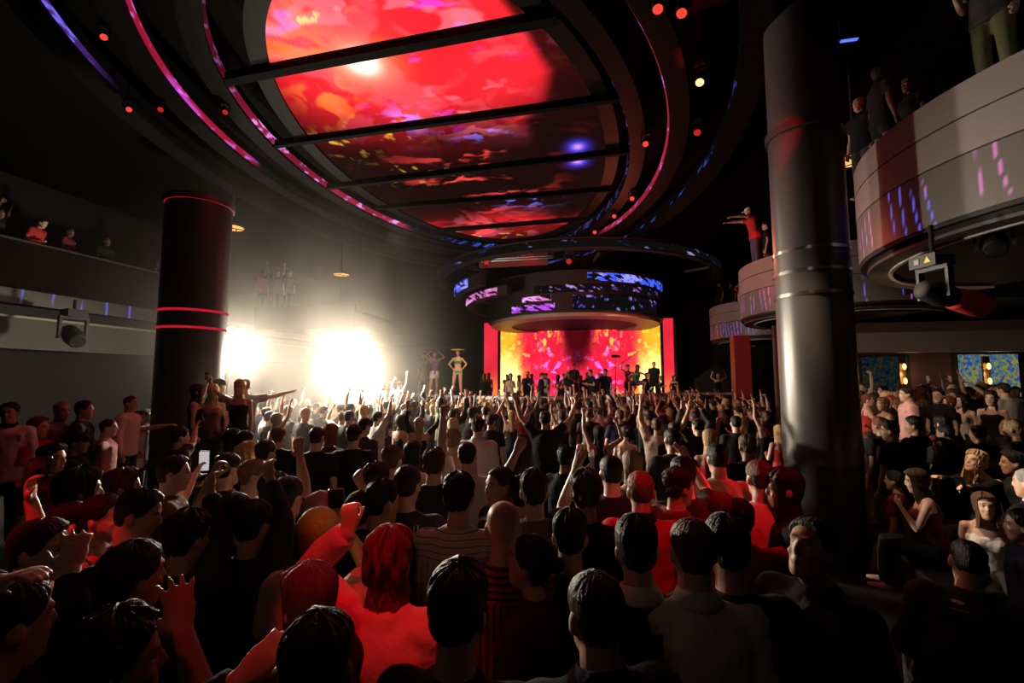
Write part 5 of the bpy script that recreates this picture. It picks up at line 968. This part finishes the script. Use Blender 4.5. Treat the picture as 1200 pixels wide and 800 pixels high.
p = runway(722); e = empty('microphone_stand', (p.x, p.y, SZ - .02), 'thin black camera stand on the runway left of the crouching performer', 'stand'); mb = MB(); mb.tube([(0, 0, 0), (0, 0, 1.55)], [.018, .014], 8); mb.build('pole', BLACK, e)
for k in range(3):
    q = 2.1 * k; mb = MB(); mb.tube([(0, 0, .3), (.3 * math.cos(q), .3 * math.sin(q), .01)], [.012, .012], 6); mb.build('leg', BLACK, e)
mb = MB(); mb.box((-.14, -.06, 1.55), (.10, .06, 1.66)); mb.tube([(.10, 0, 1.6), (.2, 0, 1.6)], [.04, .045], 10); mb.build('camera', BLACK, e); e.name = 'camera_stand'
# fan in the haze
# ---------------------------------------------------------------- prints and letters on cloth
from mathutils.bvhtree import BVHTree
def cloth_child(o): return [c for c in o.children if c.name.split('.')[0] in ('shirt', 'sweater', 'jacket', 'hoodie', 'top', 'dress')][0]
def decal(o, me, cx, cz, name, m, rot=0):
    """lay a flat print (mesh in x, z) on the back of the shirt"""
    sh = cloth_child(o); bv = BVHTree.FromPolygons([v.co.copy() for v in sh.data.vertices], [tuple(p.vertices) for p in sh.data.polygons]); c, s = math.cos(R(rot)), math.sin(R(rot))
    bm = bmesh.new(); bm.from_mesh(me); bmesh.ops.triangulate(bm, faces=bm.faces); bmesh.ops.subdivide_edges(bm, edges=[e for e in bm.edges if e.calc_length() > .012], cuts=3)
    for v in bm.verts:
        x, z = v.co.x * c - v.co.z * s + cx, v.co.x * s + v.co.z * c + cz; h = bv.ray_cast(Vector((x, -1, z)), Vector((0, 1, 0)))[0]; y = h.y if h else -.13; v.co = Vector((x, y - .004, z))
    bm.to_mesh(me); bm.free(); return link(name, me, m, sh)
def text_mesh(s, size):
    cu = bpy.data.curves.new('lettering', 'FONT'); cu.body = s; cu.size = size; cu.align_x = 'LEFT'; cu.space_character = 1.15; o = bpy.data.objects.new('lettering', cu); C.objects.link(o)
    dg = bpy.context.evaluated_depsgraph_get(); me = bpy.data.meshes.new_from_object(o.evaluated_get(dg)); bpy.data.objects.remove(o); me.materials.clear()
    for v in me.vertices: v.co = Vector((v.co.x, 0, v.co.y))
    return me
def quad(w, h, sk=0): me = bpy.data.meshes.new('print'); me.from_pydata([(-w, 0, -h), (w, 0, -h), (w + sk, 0, h), (-w + sk, 0, h)], [], [(0, 1, 2, 3)]); return me
PRINT = mat('white_print', (.75, .72, .70), .7); PRED = mat('red_print', (.5, .08, .06), .7); PGREY = mat('grey_print', (.35, .34, .34), .7)
def arcs(r0, r1, n=16):
    mb = MB()
    for cz, a0, a1 in ((-.55 * r1, 30, 150), (.75 * r1, 210, 330)):
        V = []; 
        for k in range(n + 1): a = R(a0 + (a1 - a0) * k / n); V += [(r0 * math.cos(a) * 1.3, 0, cz + r0 * math.sin(a)), (r1 * math.cos(a) * 1.3, 0, cz + r1 * math.sin(a))]
        mb.add(V, [(2 * k, 2 * k + 1, 2 * k + 3, 2 * k + 2) for k in range(n)])
    return mb.mesh('print')
decal(fa[0], quad(.019, .020), .030, 1.415, 'patch', PRINT); decal(fa[0], quad(.007, .007), .030, 1.415, 'patch_mark', PRED); decal(fa[0], text_mesh('FA', .045), -.022, 1.335, 'lettering', PRINT)
decal(ua[0], arcs(.016, .022), .0, 1.435, 'logo', PRINT); decal(ua[0], quad(.035, .0025), .0, 1.405, 'logo_line', PGREY)
for sx, x in ((1, .115), (1, .135), (-1, -.115), (-1, -.135)): decal(jersey[0], quad(.004, .09, -.03 * sx), x, 1.34, 'shoulder_stripe', PRINT)
decal(jersey[0], arcs(.05, .057), .0, 1.30, 'back_print', PGREY)
# ---------------------------------------------------------------- the crowd
G_UP = [dict(R='up'), dict(L='up'), dict(R='up', L='up'), dict(R='bent', L='bent'), dict(R='fist'), dict(R='point'), dict(L='point'), dict(R='wide', L='up'), dict(R='phone'), dict(L='fist', R='bent'), dict(R='sway', L='sway'), dict(R='wide', L='wide')]
G_DN = [dict(), dict(head=(28, 0)), dict(head=(-30, 4)), dict(R='front'), dict(L='front', head=(15, -6)), dict(R='front', L='front', lean=(4, 3))]
def arms_words(p):
    r, l = p.get('R', 'down'), p.get('L', 'down'); U = ('up', 'bent', 'fist', 'point', 'wide', 'phone', 'sway')
    if r == 'phone': return 'phone held up'
    if r in U and l in U: return 'both arms raised' if r != 'sway' else 'arms crossed overhead'
    if r in U: return {'fist': 'right fist up', 'point': 'pointing forward'}.get(r, 'right arm up')
    if l in U: return {'fist': 'left fist up', 'point': 'pointing forward'}.get(l, 'left arm up')
    return 'arms in front' if 'front' in (r, l) else 'arms down'
TOPS_M = [('tee', 'black')] * 6 + [('tee', 'charcoal')] * 3 + [('long', 'black')] * 2 + [('tee', 'white'), ('shirt', 'white'), ('tee', 'grey'), ('tee', 'navy'), ('shirt', 'pink'), ('tee', 'burgundy'), ('tee', 'beige'), ('long', 'charcoal'), ('tee', 'olive'), ('tee', 'blue')]
TOPS_F = [('tank', 'black')] * 5 + [('tank', 'charcoal'), ('off', 'black'), ('tank', 'white'), ('tank', 'red'), ('tee', 'black'), ('tank', 'cream'), ('tank', 'burgundy'), ('tank', 'beige')]
HAIR_M = ['crew'] * 4 + ['short'] * 5 + ['curly'] * 2 + ['quiff']; HAIR_F = ['long'] * 4 + ['wavy'] * 3 + ['mid'] * 2 + ['tied', 'pony', 'bob']
COLS = ['black'] * 6 + ['dark brown'] * 5 + ['brown'] * 3 + ['sandy', 'blonde', 'auburn']; COLF = ['black'] * 4 + ['dark brown'] * 4 + ['brown'] * 2 + ['blonde'] * 3 + ['sandy', 'auburn']
rnd = random.Random(23); SPOTS = [Vector((q['o'].location.x, q['o'].location.y)) for q in PEOPLE]
def free(p, r): return all((s.x - p.x) ** 2 + (s.y - p.y) ** 2 > r * r for s in SPOTS) and all((p.x - c.x) ** 2 + (p.y - c.y) ** 2 > .6 for c in (rf(4.85, 18.5), rf(5.15, 12.0), rf(8.55, 6.6)))
def extra(p, zone, group, face, up=.5, z0=0.0, hero=False, fem=.4, **k):
    f = rnd.random() < fem; pose = dict(rnd.choice(G_UP if rnd.random() < up else G_DN)); h = rnd.uniform(1.58, 1.74) if f else rnd.uniform(1.68, 1.86)
    d = dict(h=h, face=face, sex='f' if f else 'm', hair=(rnd.choice(HAIR_F if f else HAIR_M), rnd.choice(COLF if f else COLS)), skin=rnd.choice((0, 0, 1, 1, 1, 2, 2, 3, 4)), top=rnd.choice(TOPS_F if f else TOPS_M), pose=pose, hero=hero, group=group, info=zone)
    d.update(k); o, g = person(Vector((p.x, p.y, z0)), None, **d); SPOTS.append(Vector((p.x, p.y)))
    if d['pose'].get('R') == 'phone': phone(o, g, 'R', None, True, rnd.choice(('black', 'black', 'clear')))['holder'] = zone
    return o, g
def stage_depth(px):
    xs = [q[0] for q in FR]; return float(np.interp(px, xs, [p.y for p in front]))
COLS_XY = [(Vector((4.16, 6.2)), .85), (Vector((-6.07, 8.6)), .9), (Vector((-4.6, 7.7)), 2.2)]
def zone_main(px, Y):
    row = 'in the rows nearest the stage' if Y > 11.8 else ('in the middle of the dance floor' if Y > 7.6 else 'in the rear of the dance floor')
    side = 'before the bright haze' if px < 480 else ('facing the dancers' if px < 600 else ('facing the screen' if px < 740 else 'toward the column'))
    return row + ', ' + side
N_MAIN, made, tries = 92, 0, 0
while made < N_MAIN and tries < 60000:
    tries += 1; Y = math.sqrt(4.3 ** 2 + (17.6 ** 2 - 4.3 ** 2) * rnd.random() ** 1.1); px = rnd.uniform(180 if Y < 6.8 else 300, 925); X = (px - 600) / F_PX * Y
    p = Vector((X, Y))
    if px < 440 and Y > 13.2: continue
    if px >= 440 and Y > stage_depth(px) - .75: continue
    if any((p - c).length < r for c, r in COLS_XY): continue
    u = X * math.cos(YAW) - Y * math.sin(YAW)
    if u > 4.1 or not free(p, .50 if Y < 8 else .56): continue
    if Y < 5.2 and not free(p, .62): continue
    up = (.72 if 400 < px < 850 and Y > 8.5 else .38 if Y > 5.5 else .12); extra(p, zone_main(px, Y), 'crowd on the dance floor', rnd.gauss(math.degrees(math.atan2(1.5 - X, 19 - Y)), 13), up, 0, Y < 8); made += 1

# raised floor at the right
made = tries = 0
person(at(1037, 470, 8.6) * 1, 'blonde woman in a bright red-lit cap right of the column', h=1.66, face=-150, sex='f', hair=('mid', 'blonde'), cap='red', top=('jacket', 'black'), toph=at(1037, 472, 8.6), z0=.45, pose={'R': 'chin'}) if False else None
def tier_person(px, Y, label, **k):
    q = at(px, 450, Y); q.z = .45; o, g = person(q, label, **k); SPOTS.append(Vector((q.x, q.y))); return o, g
tier_person(1037, 8.7, 'blonde woman in a bright red-lit cap right of the column', h=1.66, face=150, sex='f', hair=('mid', 'blonde'), cap='red', top=('jacket', 'black'), pose={'L': 'chin', 'head': (-20, 0)})
tier_person(1014, 8.9, 'person with red-lit face and raised hand beside the red cap', h=1.62, face=120, sex='f', hair=('tied', 'auburn'), top=('tank', 'red'), pose={'R': 'chin'})
for px, Y, lab, kk in ((1123, 10.2, 'woman stretching a pointing arm up before the bright mural', dict(sex='f', h=1.68, face=-40, hair=('long', 'brown'), top=('tank', 'black'), pose={'L': 'point'}, skin=2)), (1136, 9.9, 'person raising an open hand before the bright mural', dict(h=1.74, face=-30, hair=('short', 'black'), top=('tee', 'black'), pose={'L': 'up'}, skin=2)),
    (1166, 9.4, 'bald man reaching a pointing arm across the bright mural', dict(h=1.76, face=-50, hair=None, top=('tee', 'charcoal'), pose={'L': 'point'}, skin=2))):
    tier_person(px, Y, lab, **kk)
o, g = person(Vector((at(1104, 480, 7.2).x, 7.2, 0)), 'dark-haired person in wine tee with small white print, right of the column', h=1.78, face=-8, hair=('mid', 'black'), top=('tee', 'burgundy')); SPOTS.append(Vector((o.location.x, o.location.y)))
decal(o, text_mesh('1/01', .05), .0, 1.30, 'print', PRINT)
while made < 34 and tries < 20000:
    tries += 1; Y = rnd.uniform(7.9, 13.4); px = rnd.uniform(1006, 1210); X = (px - 600) / F_PX * Y; p = Vector((X, Y)); v = X * math.sin(YAW) + Y * math.cos(YAW); u = X * math.cos(YAW) - Y * math.sin(YAW)
    if v > 14.6 or v < 7.7 or u < 4.7 or not free(p, .48): continue
    extra(p, 'on the raised floor under the big balcony, ' + ('next to the column' if px < 1065 else 'between the murals' if px < 1120 else 'before the bright mural'), 'crowd under the big balcony', rnd.choice((-40, -60, -75, -110, -20)) + rnd.gauss(0, 12), .14, .45, False, .55); made += 1
made = 0
while made < 8 and tries < 40000:
    tries += 1; Y = rnd.uniform(5.9, 7.2); px = rnd.uniform(1012, 1195); p = Vector(((px - 600) / F_PX * Y, Y))
    if not free(p, .5): continue
    extra(p, 'in the dark before the raised floor at right', 'crowd under the big balcony', rnd.gauss(-15, 20), .1, 0, True, .4, top=('tee', 'black'), skin=3); made += 1
# guests on the stage, behind the runway
made = tries = 0
while made < 40 and tries < 20000:
    tries += 1; u, v = rnd.uniform(-7.0, 6.6), rnd.uniform(18.0, 25.4); q = rf(u, v); pr = project((q.x, q.y, 2))
    if q.y < stage_depth(min(879, max(441, pr[0]))) + 1.7 or not free(Vector((q.x, q.y)), .5) or not 560 < pr[0] < 880: continue
    extra(Vector((q.x, q.y)), 'on the stage behind the runway, ' + ('left of the dark screen centre' if pr[0] < 665 else 'before the dark screen centre' if pr[0] < 720 else 'right of the camera stand' if pr[0] < 800 else 'beside the red pillar'), 'guests on the stage', rnd.choice((180, 170, 200, 150, 90, -90, 10)) + rnd.gauss(0, 15), .12, .95); made += 1
for u, v, lab, kk in ((-1.75, 23.6, 'performer with green tie high before the dark screen centre', dict(top=('shirt', 'black'), pose={'R': 'front', 'L': 'front'}, h=1.8, face=180, hair=('short', 'black'))), (2.1, 22.6, 'tall guest silhouetted against the white fire at the right screen end', dict(top=('tee', 'black'), h=1.86, face=190, hair=('crew', 'black'))), (.85, 21.5, 'performer in red holding a long staff before the fire', dict(top=('tank', 'red'), sex='f', h=1.74, face=170, hair=('curly', 'auburn'), pose={'R': 'bent', 'L': 'front'}))):
    q = rf(u, v); q.z = 1.35 if v > 22 else 1.3; mb = MB(); mb.box((-.5, -.4, -(q.z - .95)), (.5, .4, 0)); r_ = mb.build('dance_riser', STAGEM, None, False, q.copy()); tag(r_, 'black riser under the ' + lab.split(' before ')[0].split(' against ')[0].split(' high')[0], 'platform'); o, g = person(q, lab, **kk)
    if 'staff' in lab: hw, d_, n_ = hand_world(o, g, 'R'); mb = MB(); mb.tube([(-.55, 0, -.35), (.75, 0, .5)], [.015, .015], 8); tag(mb.build('staff', mat('wood_staff', (.25, .12, .06), .5), None, False, hw), 'long thin staff held by the performer in red', 'staff')
    if 'tie' in lab: mb = MB(); mb.tube([(0, .15, 1.44), (0, .165, 1.36), (0, .17, 1.20), (0, .165, 1.14)], [(.012, .006), (.018, .006), (.032, .006), (.005, .004)], 8, (1, 0, 0)); link('tie', mb.mesh('tie'), CLOTH['green'], cloth_child(o), None)
# balconies
def up_person(px, Y, label, **k):
    q = at(px, 300, Y); q.z = k.pop('zb', 5.42); return person(q, label, **k)
up_person(1045, 6.75, 'tall person in shorts standing at the rim of the big balcony, back turned', h=1.82, face=100, hair=('mid', 'black'), top=('tee', 'black'), bottom=('shorts', 'black'), skin=4)
up_person(1190, 4.65, 'person in olive trousers standing at the top right corner of the balcony', h=1.78, face=-100, hair=('short', 'dark brown'), top=('tee', 'charcoal'), bottom=('trousers', 'olive'), pose={'R': 'front'})
up_person(1020, 7.5, 'bald red-lit person at the left end of the big balcony', h=1.80, face=-100, hair=None, top=('tee', 'black'))
up_person(1082, 6.9, 'dark figure with long hair in the middle of the big balcony', h=1.74, face=-90, sex='f', hair=('long', 'dark brown'), top=('tee', 'black'), skin=4)
up_person(886, 12.9, 'red-lit man in a pale cap leaning out with both arms from the middle balcony', h=1.84, face=-80, hair=('short', 'black'), cap='white', top=('tee', 'red'), bottom=('trousers', 'denim'), pose={'L': 'reach', 'R': 'reach', 'lean': (10, 0)}, zb=5.55)
up_person(900, 13.6, 'dark person right behind the leaning man on the middle balcony', h=1.76, face=-60, hair=('short', 'black'), top=('tee', 'black'))
up_person(866, 21.3, 'orange-lit woman in white trousers on the farthest balcony', h=1.76, face=150, sex='f', hair=('wavy', 'auburn'), top=('off', 'orange'), bottom=('trousers', 'cream'), pose={'R': 'hip'})
up_person(842, 22.0, 'dim person on the farthest balcony, left of the orange-lit woman', h=1.74, face=-100, hair=('short', 'black'), top=('tee', 'charcoal')); up_person(855, 22.2, 'dim person right behind the orange-lit woman, on the farthest balcony', h=1.70, face=-120, hair=('short', 'brown'), top=('tee', 'black'))
for u, v, lab, kk in ((-14.5, 8.6, 'red-lit person bending over the dark straight balcony at left', dict(top=('tee', 'red'), face=80, pose={'lean': (20, 0), 'R': 'front'})), (-14.6, 9.5, 'dim person in wine tee on the straight balcony right of the red-lit one', dict(top=('tee', 'burgundy'), face=70, skin=4)), (-14.5, 10.4, 'dim person in black tee on the straight balcony at left', dict(top=('tee', 'black'), face=100, skin=4)), (-14.6, 12.2, 'dark person on the straight balcony nearest the dark column', dict(top=('tee', 'charcoal'), face=90)), (-14.6, 8.0, 'person with arms raised at the far left of the straight balcony', dict(top=('tee', 'black'), face=60, skin=4, pose={'R': 'bent', 'L': 'wide'}))):
    q = rf(u, v, 4.8); person(q, lab, hair=('short', 'black'), hero=False, **kk)
rbox('mezzanine_rear', -13.8, -9.4, 15.4, 26, 4.4, 5.0, SOFFIT); rbox('trim_mezzanine', -13.8, -9.3, 15.3, 15.4, 4.3, 5.2, SOFFIT)
for px, lab, kk in ((326, 'person with both arms raised on the hazy rear balcony', dict(top=('tee', 'charcoal'), pose={'R': 'wide', 'L': 'up'})), (340, 'dim person on the hazy rear balcony beside the raised arms', dict(top=('tee', 'charcoal'))), (309, 'person in red on the hazy rear balcony', dict(top=('tee', 'red')))):
    up_person(px, 18.2, lab, h=1.76, face=120, hair=('short', 'brown'), hero=False, zb=5.0, **kk)
# people standing on the low step at the left end of the runway
mb = MB(); mb.prism([tuple(at(px, 450, Y).xy) for px, Y in ((405, 13.9), (492, 13.9), (492, 16.2), (405, 16.2))], 0, .62); tag(mb.build('low_platform', STAGEM), 'low dark platform in the haze left of the runway', 'platform')
for px, Y, lab, kk in ((468, 14.3, 'slim woman with both arms up in the haze left of the dancers', dict(sex='f', hair=('tied', 'brown'), top=('tank', 'cream'), pose={'R': 'up', 'L': 'bent'}, skin=0)), (447, 14.6, 'pale-haired woman in white in the haze by the runway end', dict(sex='f', hair=('long', 'blonde'), top=('tank', 'white'), skin=0)), (457, 15.0, 'person in beige in the haze behind the woman in white', dict(hair=('crew', 'sandy'), top=('tee', 'beige'))), (433, 14.4, 'woman in the haze holding a big striped fan', dict(sex='f', hair=('wavy', 'blonde'), top=('tank', 'white'), pose={'L': 'reach'}, skin=0))):
    q = at(px, 450, Y); q.z = .62; o, g = person(q, lab, h=1.68, face=-150 if px == 433 else 20, hero=False, **kk); SPOTS.append(Vector((q.x, q.y)))
p = at(426, 487, 13.4); e = empty('hand_fan', p, 'big white and violet folding fan held up in the haze', 'fan'); e.rotation_euler = (0, 0, R(8)); mb = MB()
n = 22; V = []
for k in range(n + 1):
    a = R(62 + 170 * k / n); y = .02 * (k % 2); V += [(.10 * math.cos(a), y, .10 * math.sin(a)), (.42 * math.cos(a), y, .42 * math.sin(a)), (.10 * math.cos(a), y + .004, .10 * math.sin(a)), (.42 * math.cos(a), y + .004, .42 * math.sin(a))]
for k in range(n): b = 4 * k; mb.add([], []); mb.f += [(b, b + 1, b + 5, b + 4), (b + 2, b + 6, b + 7, b + 3), (b + 1, b + 3, b + 7, b + 5), (b, b + 4, b + 6, b + 2)]
mb.v = V; mb.build('leaf', mat('fan_cloth', (.75, .68, .8), .7), e)
for k in range(0, n + 1, 2): a = R(62 + 170 * k / n); mb = MB(); mb.tube([(0, -.004, 0), (.43 * math.cos(a), -.004, .43 * math.sin(a))], [.007, .004], 6); mb.build('rib', mat('fan_rib', (.25, .12, .35), .5), e)
# the deepest rows, too many to tell apart: one packed crowd
cm_, nm_ = MB(), []; SL = [SKIN[1], SKIN[2], CLOTH['black'], CLOTH['charcoal'], CLOTH['white'], HAIR['black'], HAIR['brown'], HAIR['blonde']]; mi = []; far, tries = 0, 0; LOW = {}
while far < 125 and tries < 30000:
    tries += 1; px = rnd.uniform(300, 905); Y = math.sqrt((10.2 if px > 490 else 8.2) ** 2 + (17.0 ** 2 - (10.2 if px > 490 else 8.2) ** 2) * rnd.random()); p = Vector(((px - 600) / F_PX * Y, Y)); u = p.x * math.cos(YAW) - p.y * math.sin(YAW)
    if Y > stage_depth(px) - .6 or u > 4.3 or (px < 500 and Y > 13.0) or not free(p, .42): continue
    SPOTS.append(p); far += 1; ps = rnd.choice(G_UP) if rnd.random() < .7 else rnd.choice(G_DN); fem = rnd.random() < .4; st = rnd.choice(HAIR_F if fem else HAIR_M).replace('pony', 'tied'); k = (pose_key(ps), fem, st)
    if k not in LOW:
        d = dict(ps); d['sex'] = 'f' if fem else 'm'; g = geom(d); a = voxel(body_mb(g, False, d['sex']), .031, 1, .3); b = voxel(top_mb(g, 'tank' if fem else 'tee'), .040, 1, .4); h_ = cached(('hair', st, False), lambda: hair_mesh(st, False)); t_ = voxel(bottom_mb(g), .05, 1, .3)
        Hm = np.array(g['H']); LOW[k] = [(verts_of(a), [tuple(q.vertices) for q in a.polygons]), (verts_of(b), [tuple(q.vertices) for q in b.polygons]), (verts_of(h_) @ Hm[:3, :3].T + Hm[:3, 3], [tuple(q.vertices) for q in h_.polygons]), (verts_of(t_), [tuple(q.vertices) for q in t_.polygons])]
    s = (rnd.uniform(1.58, 1.74) if fem else rnd.uniform(1.68, 1.86)) / 1.75; r = -R(rnd.gauss(math.degrees(math.atan2(1.5 - p.x, 19 - Y)), 13)); c_, s_ = math.cos(r), math.sin(r); Mr = np.array(((c_, -s_, 0), (s_, c_, 0), (0, 0, 1))) * s; mm = (rnd.choice((0, 0, 1)), rnd.choice((2, 2, 2, 3, 4)), rnd.choice((5, 5, 6, 7)), 3)
    for (Vv, Ff), m_ in zip(LOW[k], mm): cm_.v.append(Vv @ Mr.T + np.array((p.x, p.y, 0))); cm_.f.append((Ff, m_))
off = 0; fl = []
for Vv, (Ff, m_) in zip(cm_.v, cm_.f): fl += [tuple(i + off for i in q) for q in Ff]; mi += [m_] * len(Ff); off += len(Vv)
me = bpy.data.meshes.new('crowd'); me.from_pydata(np.concatenate(cm_.v).tolist(), [], fl); del fl, cm_
for q in SL: me.materials.append(q)
me.polygons.foreach_set('material_index', mi); me.polygons.foreach_set('use_smooth', [True] * len(mi)); me.update(); tag(link('crowd', me, None), 'packed far crowd with raised arms filling in before the stage', 'crowd', 'crowd on the dance floor', 'stuff')
# ---------------------------------------------------------------- a label for everyone in the crowd
NUM = ['', 'first', 'second', 'third', 'fourth', 'fifth', 'sixth', 'seventh', 'eighth', 'ninth', 'tenth', 'eleventh', 'twelfth']
def hair_words(q):
    if not q['hair']: return 'bald'
    s, c = q['hair']; d = {'crew': 'cropped', 'short': 'short', 'curly': 'curly', 'quiff': 'swept', 'long': 'long', 'wavy': 'wavy', 'mid': 'loose', 'tied': 'tied-up', 'pony': 'ponytailed', 'bob': 'bobbed'}[s]
    return d + ' ' + c.replace('dark brown', 'dark') + ' hair'
from collections import defaultdict
buckets = defaultdict(list)
ZW = (('in the middle of the dance floor, ', 'mid floor '), ('in the rear of the dance floor, ', 'rear floor '), ('in the rows nearest the stage, ', 'stage front '), ('before the bright haze', 'by haze'), ('facing the dancers', 'facing dancers'), ('facing the screen', 'facing screen'), ('toward the column', 'toward column'),
      ('on the raised floor under the big balcony, ', 'balcony floor '), ('next to the column', 'by column'), ('between the murals', 'between murals'), ('before the bright mural', 'by mural'), ('in the dark before the raised floor at right', 'before raised floor'),
      ('on the stage behind the runway, ', 'on stage '), ('left of the dark screen centre', 'by left flames'), ('before the dark screen centre', 'by screen centre'), ('right of the camera stand', 'by right flames'), ('beside the red pillar', 'by pillar'))
for q in PEOPLE:
    if q['info']:
        who = 'woman' if q['sex'] == 'f' else 'man'; t = q['top']; nm = {'tee': 'tee', 'long': 'sweater', 'shirt': 'shirt', 'tank': 'top', 'off': 'off-shoulder top'}.get(t[0], t[0])
        where = q['info']
        for a_, b_ in ZW: where = where.replace(a_, b_)
        where = where.replace('##', '')
        q['lab'] = '%s, %s %s, %s, %s' % (hair_words(q), who + ' in', t[1] + ' ' + nm, arms_words(q['pose']).replace('with ', ''), where); buckets[q['lab']].append(q)
for lab, L in buckets.items():
    L.sort(key=lambda q: (project(q['o'].location + Vector((0, 0, 1.7))) or (0,))[0])
    for i, q in enumerate(L):
        hair, rest = lab.split(', ', 1); who, tail = rest.split(', ', 1); n = who.split()[-1]
        s = '%s, %s, %s' % (who, hair, tail) if hair != 'bald' else 'bald ' + rest
        if len(L) > 1: s = '%s, %s from left' % (s, NUM[i + 1])
        q['o']['label'] = s
for i, q in enumerate(PEOPLE): q['o']['category'] = 'person'
ph = sorted([o for o in bpy.data.objects if o.name.startswith('mobile_phone') and o.get('holder')], key=lambda o: project(o.location)[0])
near = [q for q in PEOPLE if q['info'] and q['pose'].get('R') == 'phone']
for o in ph:
    q = min(near, key=lambda q: (q['o'].location.xy - o.location.xy).length); del o['holder']; w_ = q['o']['label'].split(', ')
    o['label'] = 'phone held by ' + w_[0] + ', ' + w_[1] + ', ' + w_[3]
seen = {}
for o in C.objects:
    if o.parent is None and o.get('label'):
        s = o['label']; k = s.split()
        if len(k) > 16: o['label'] = ' '.join(k[:16]).rstrip(',')
pass
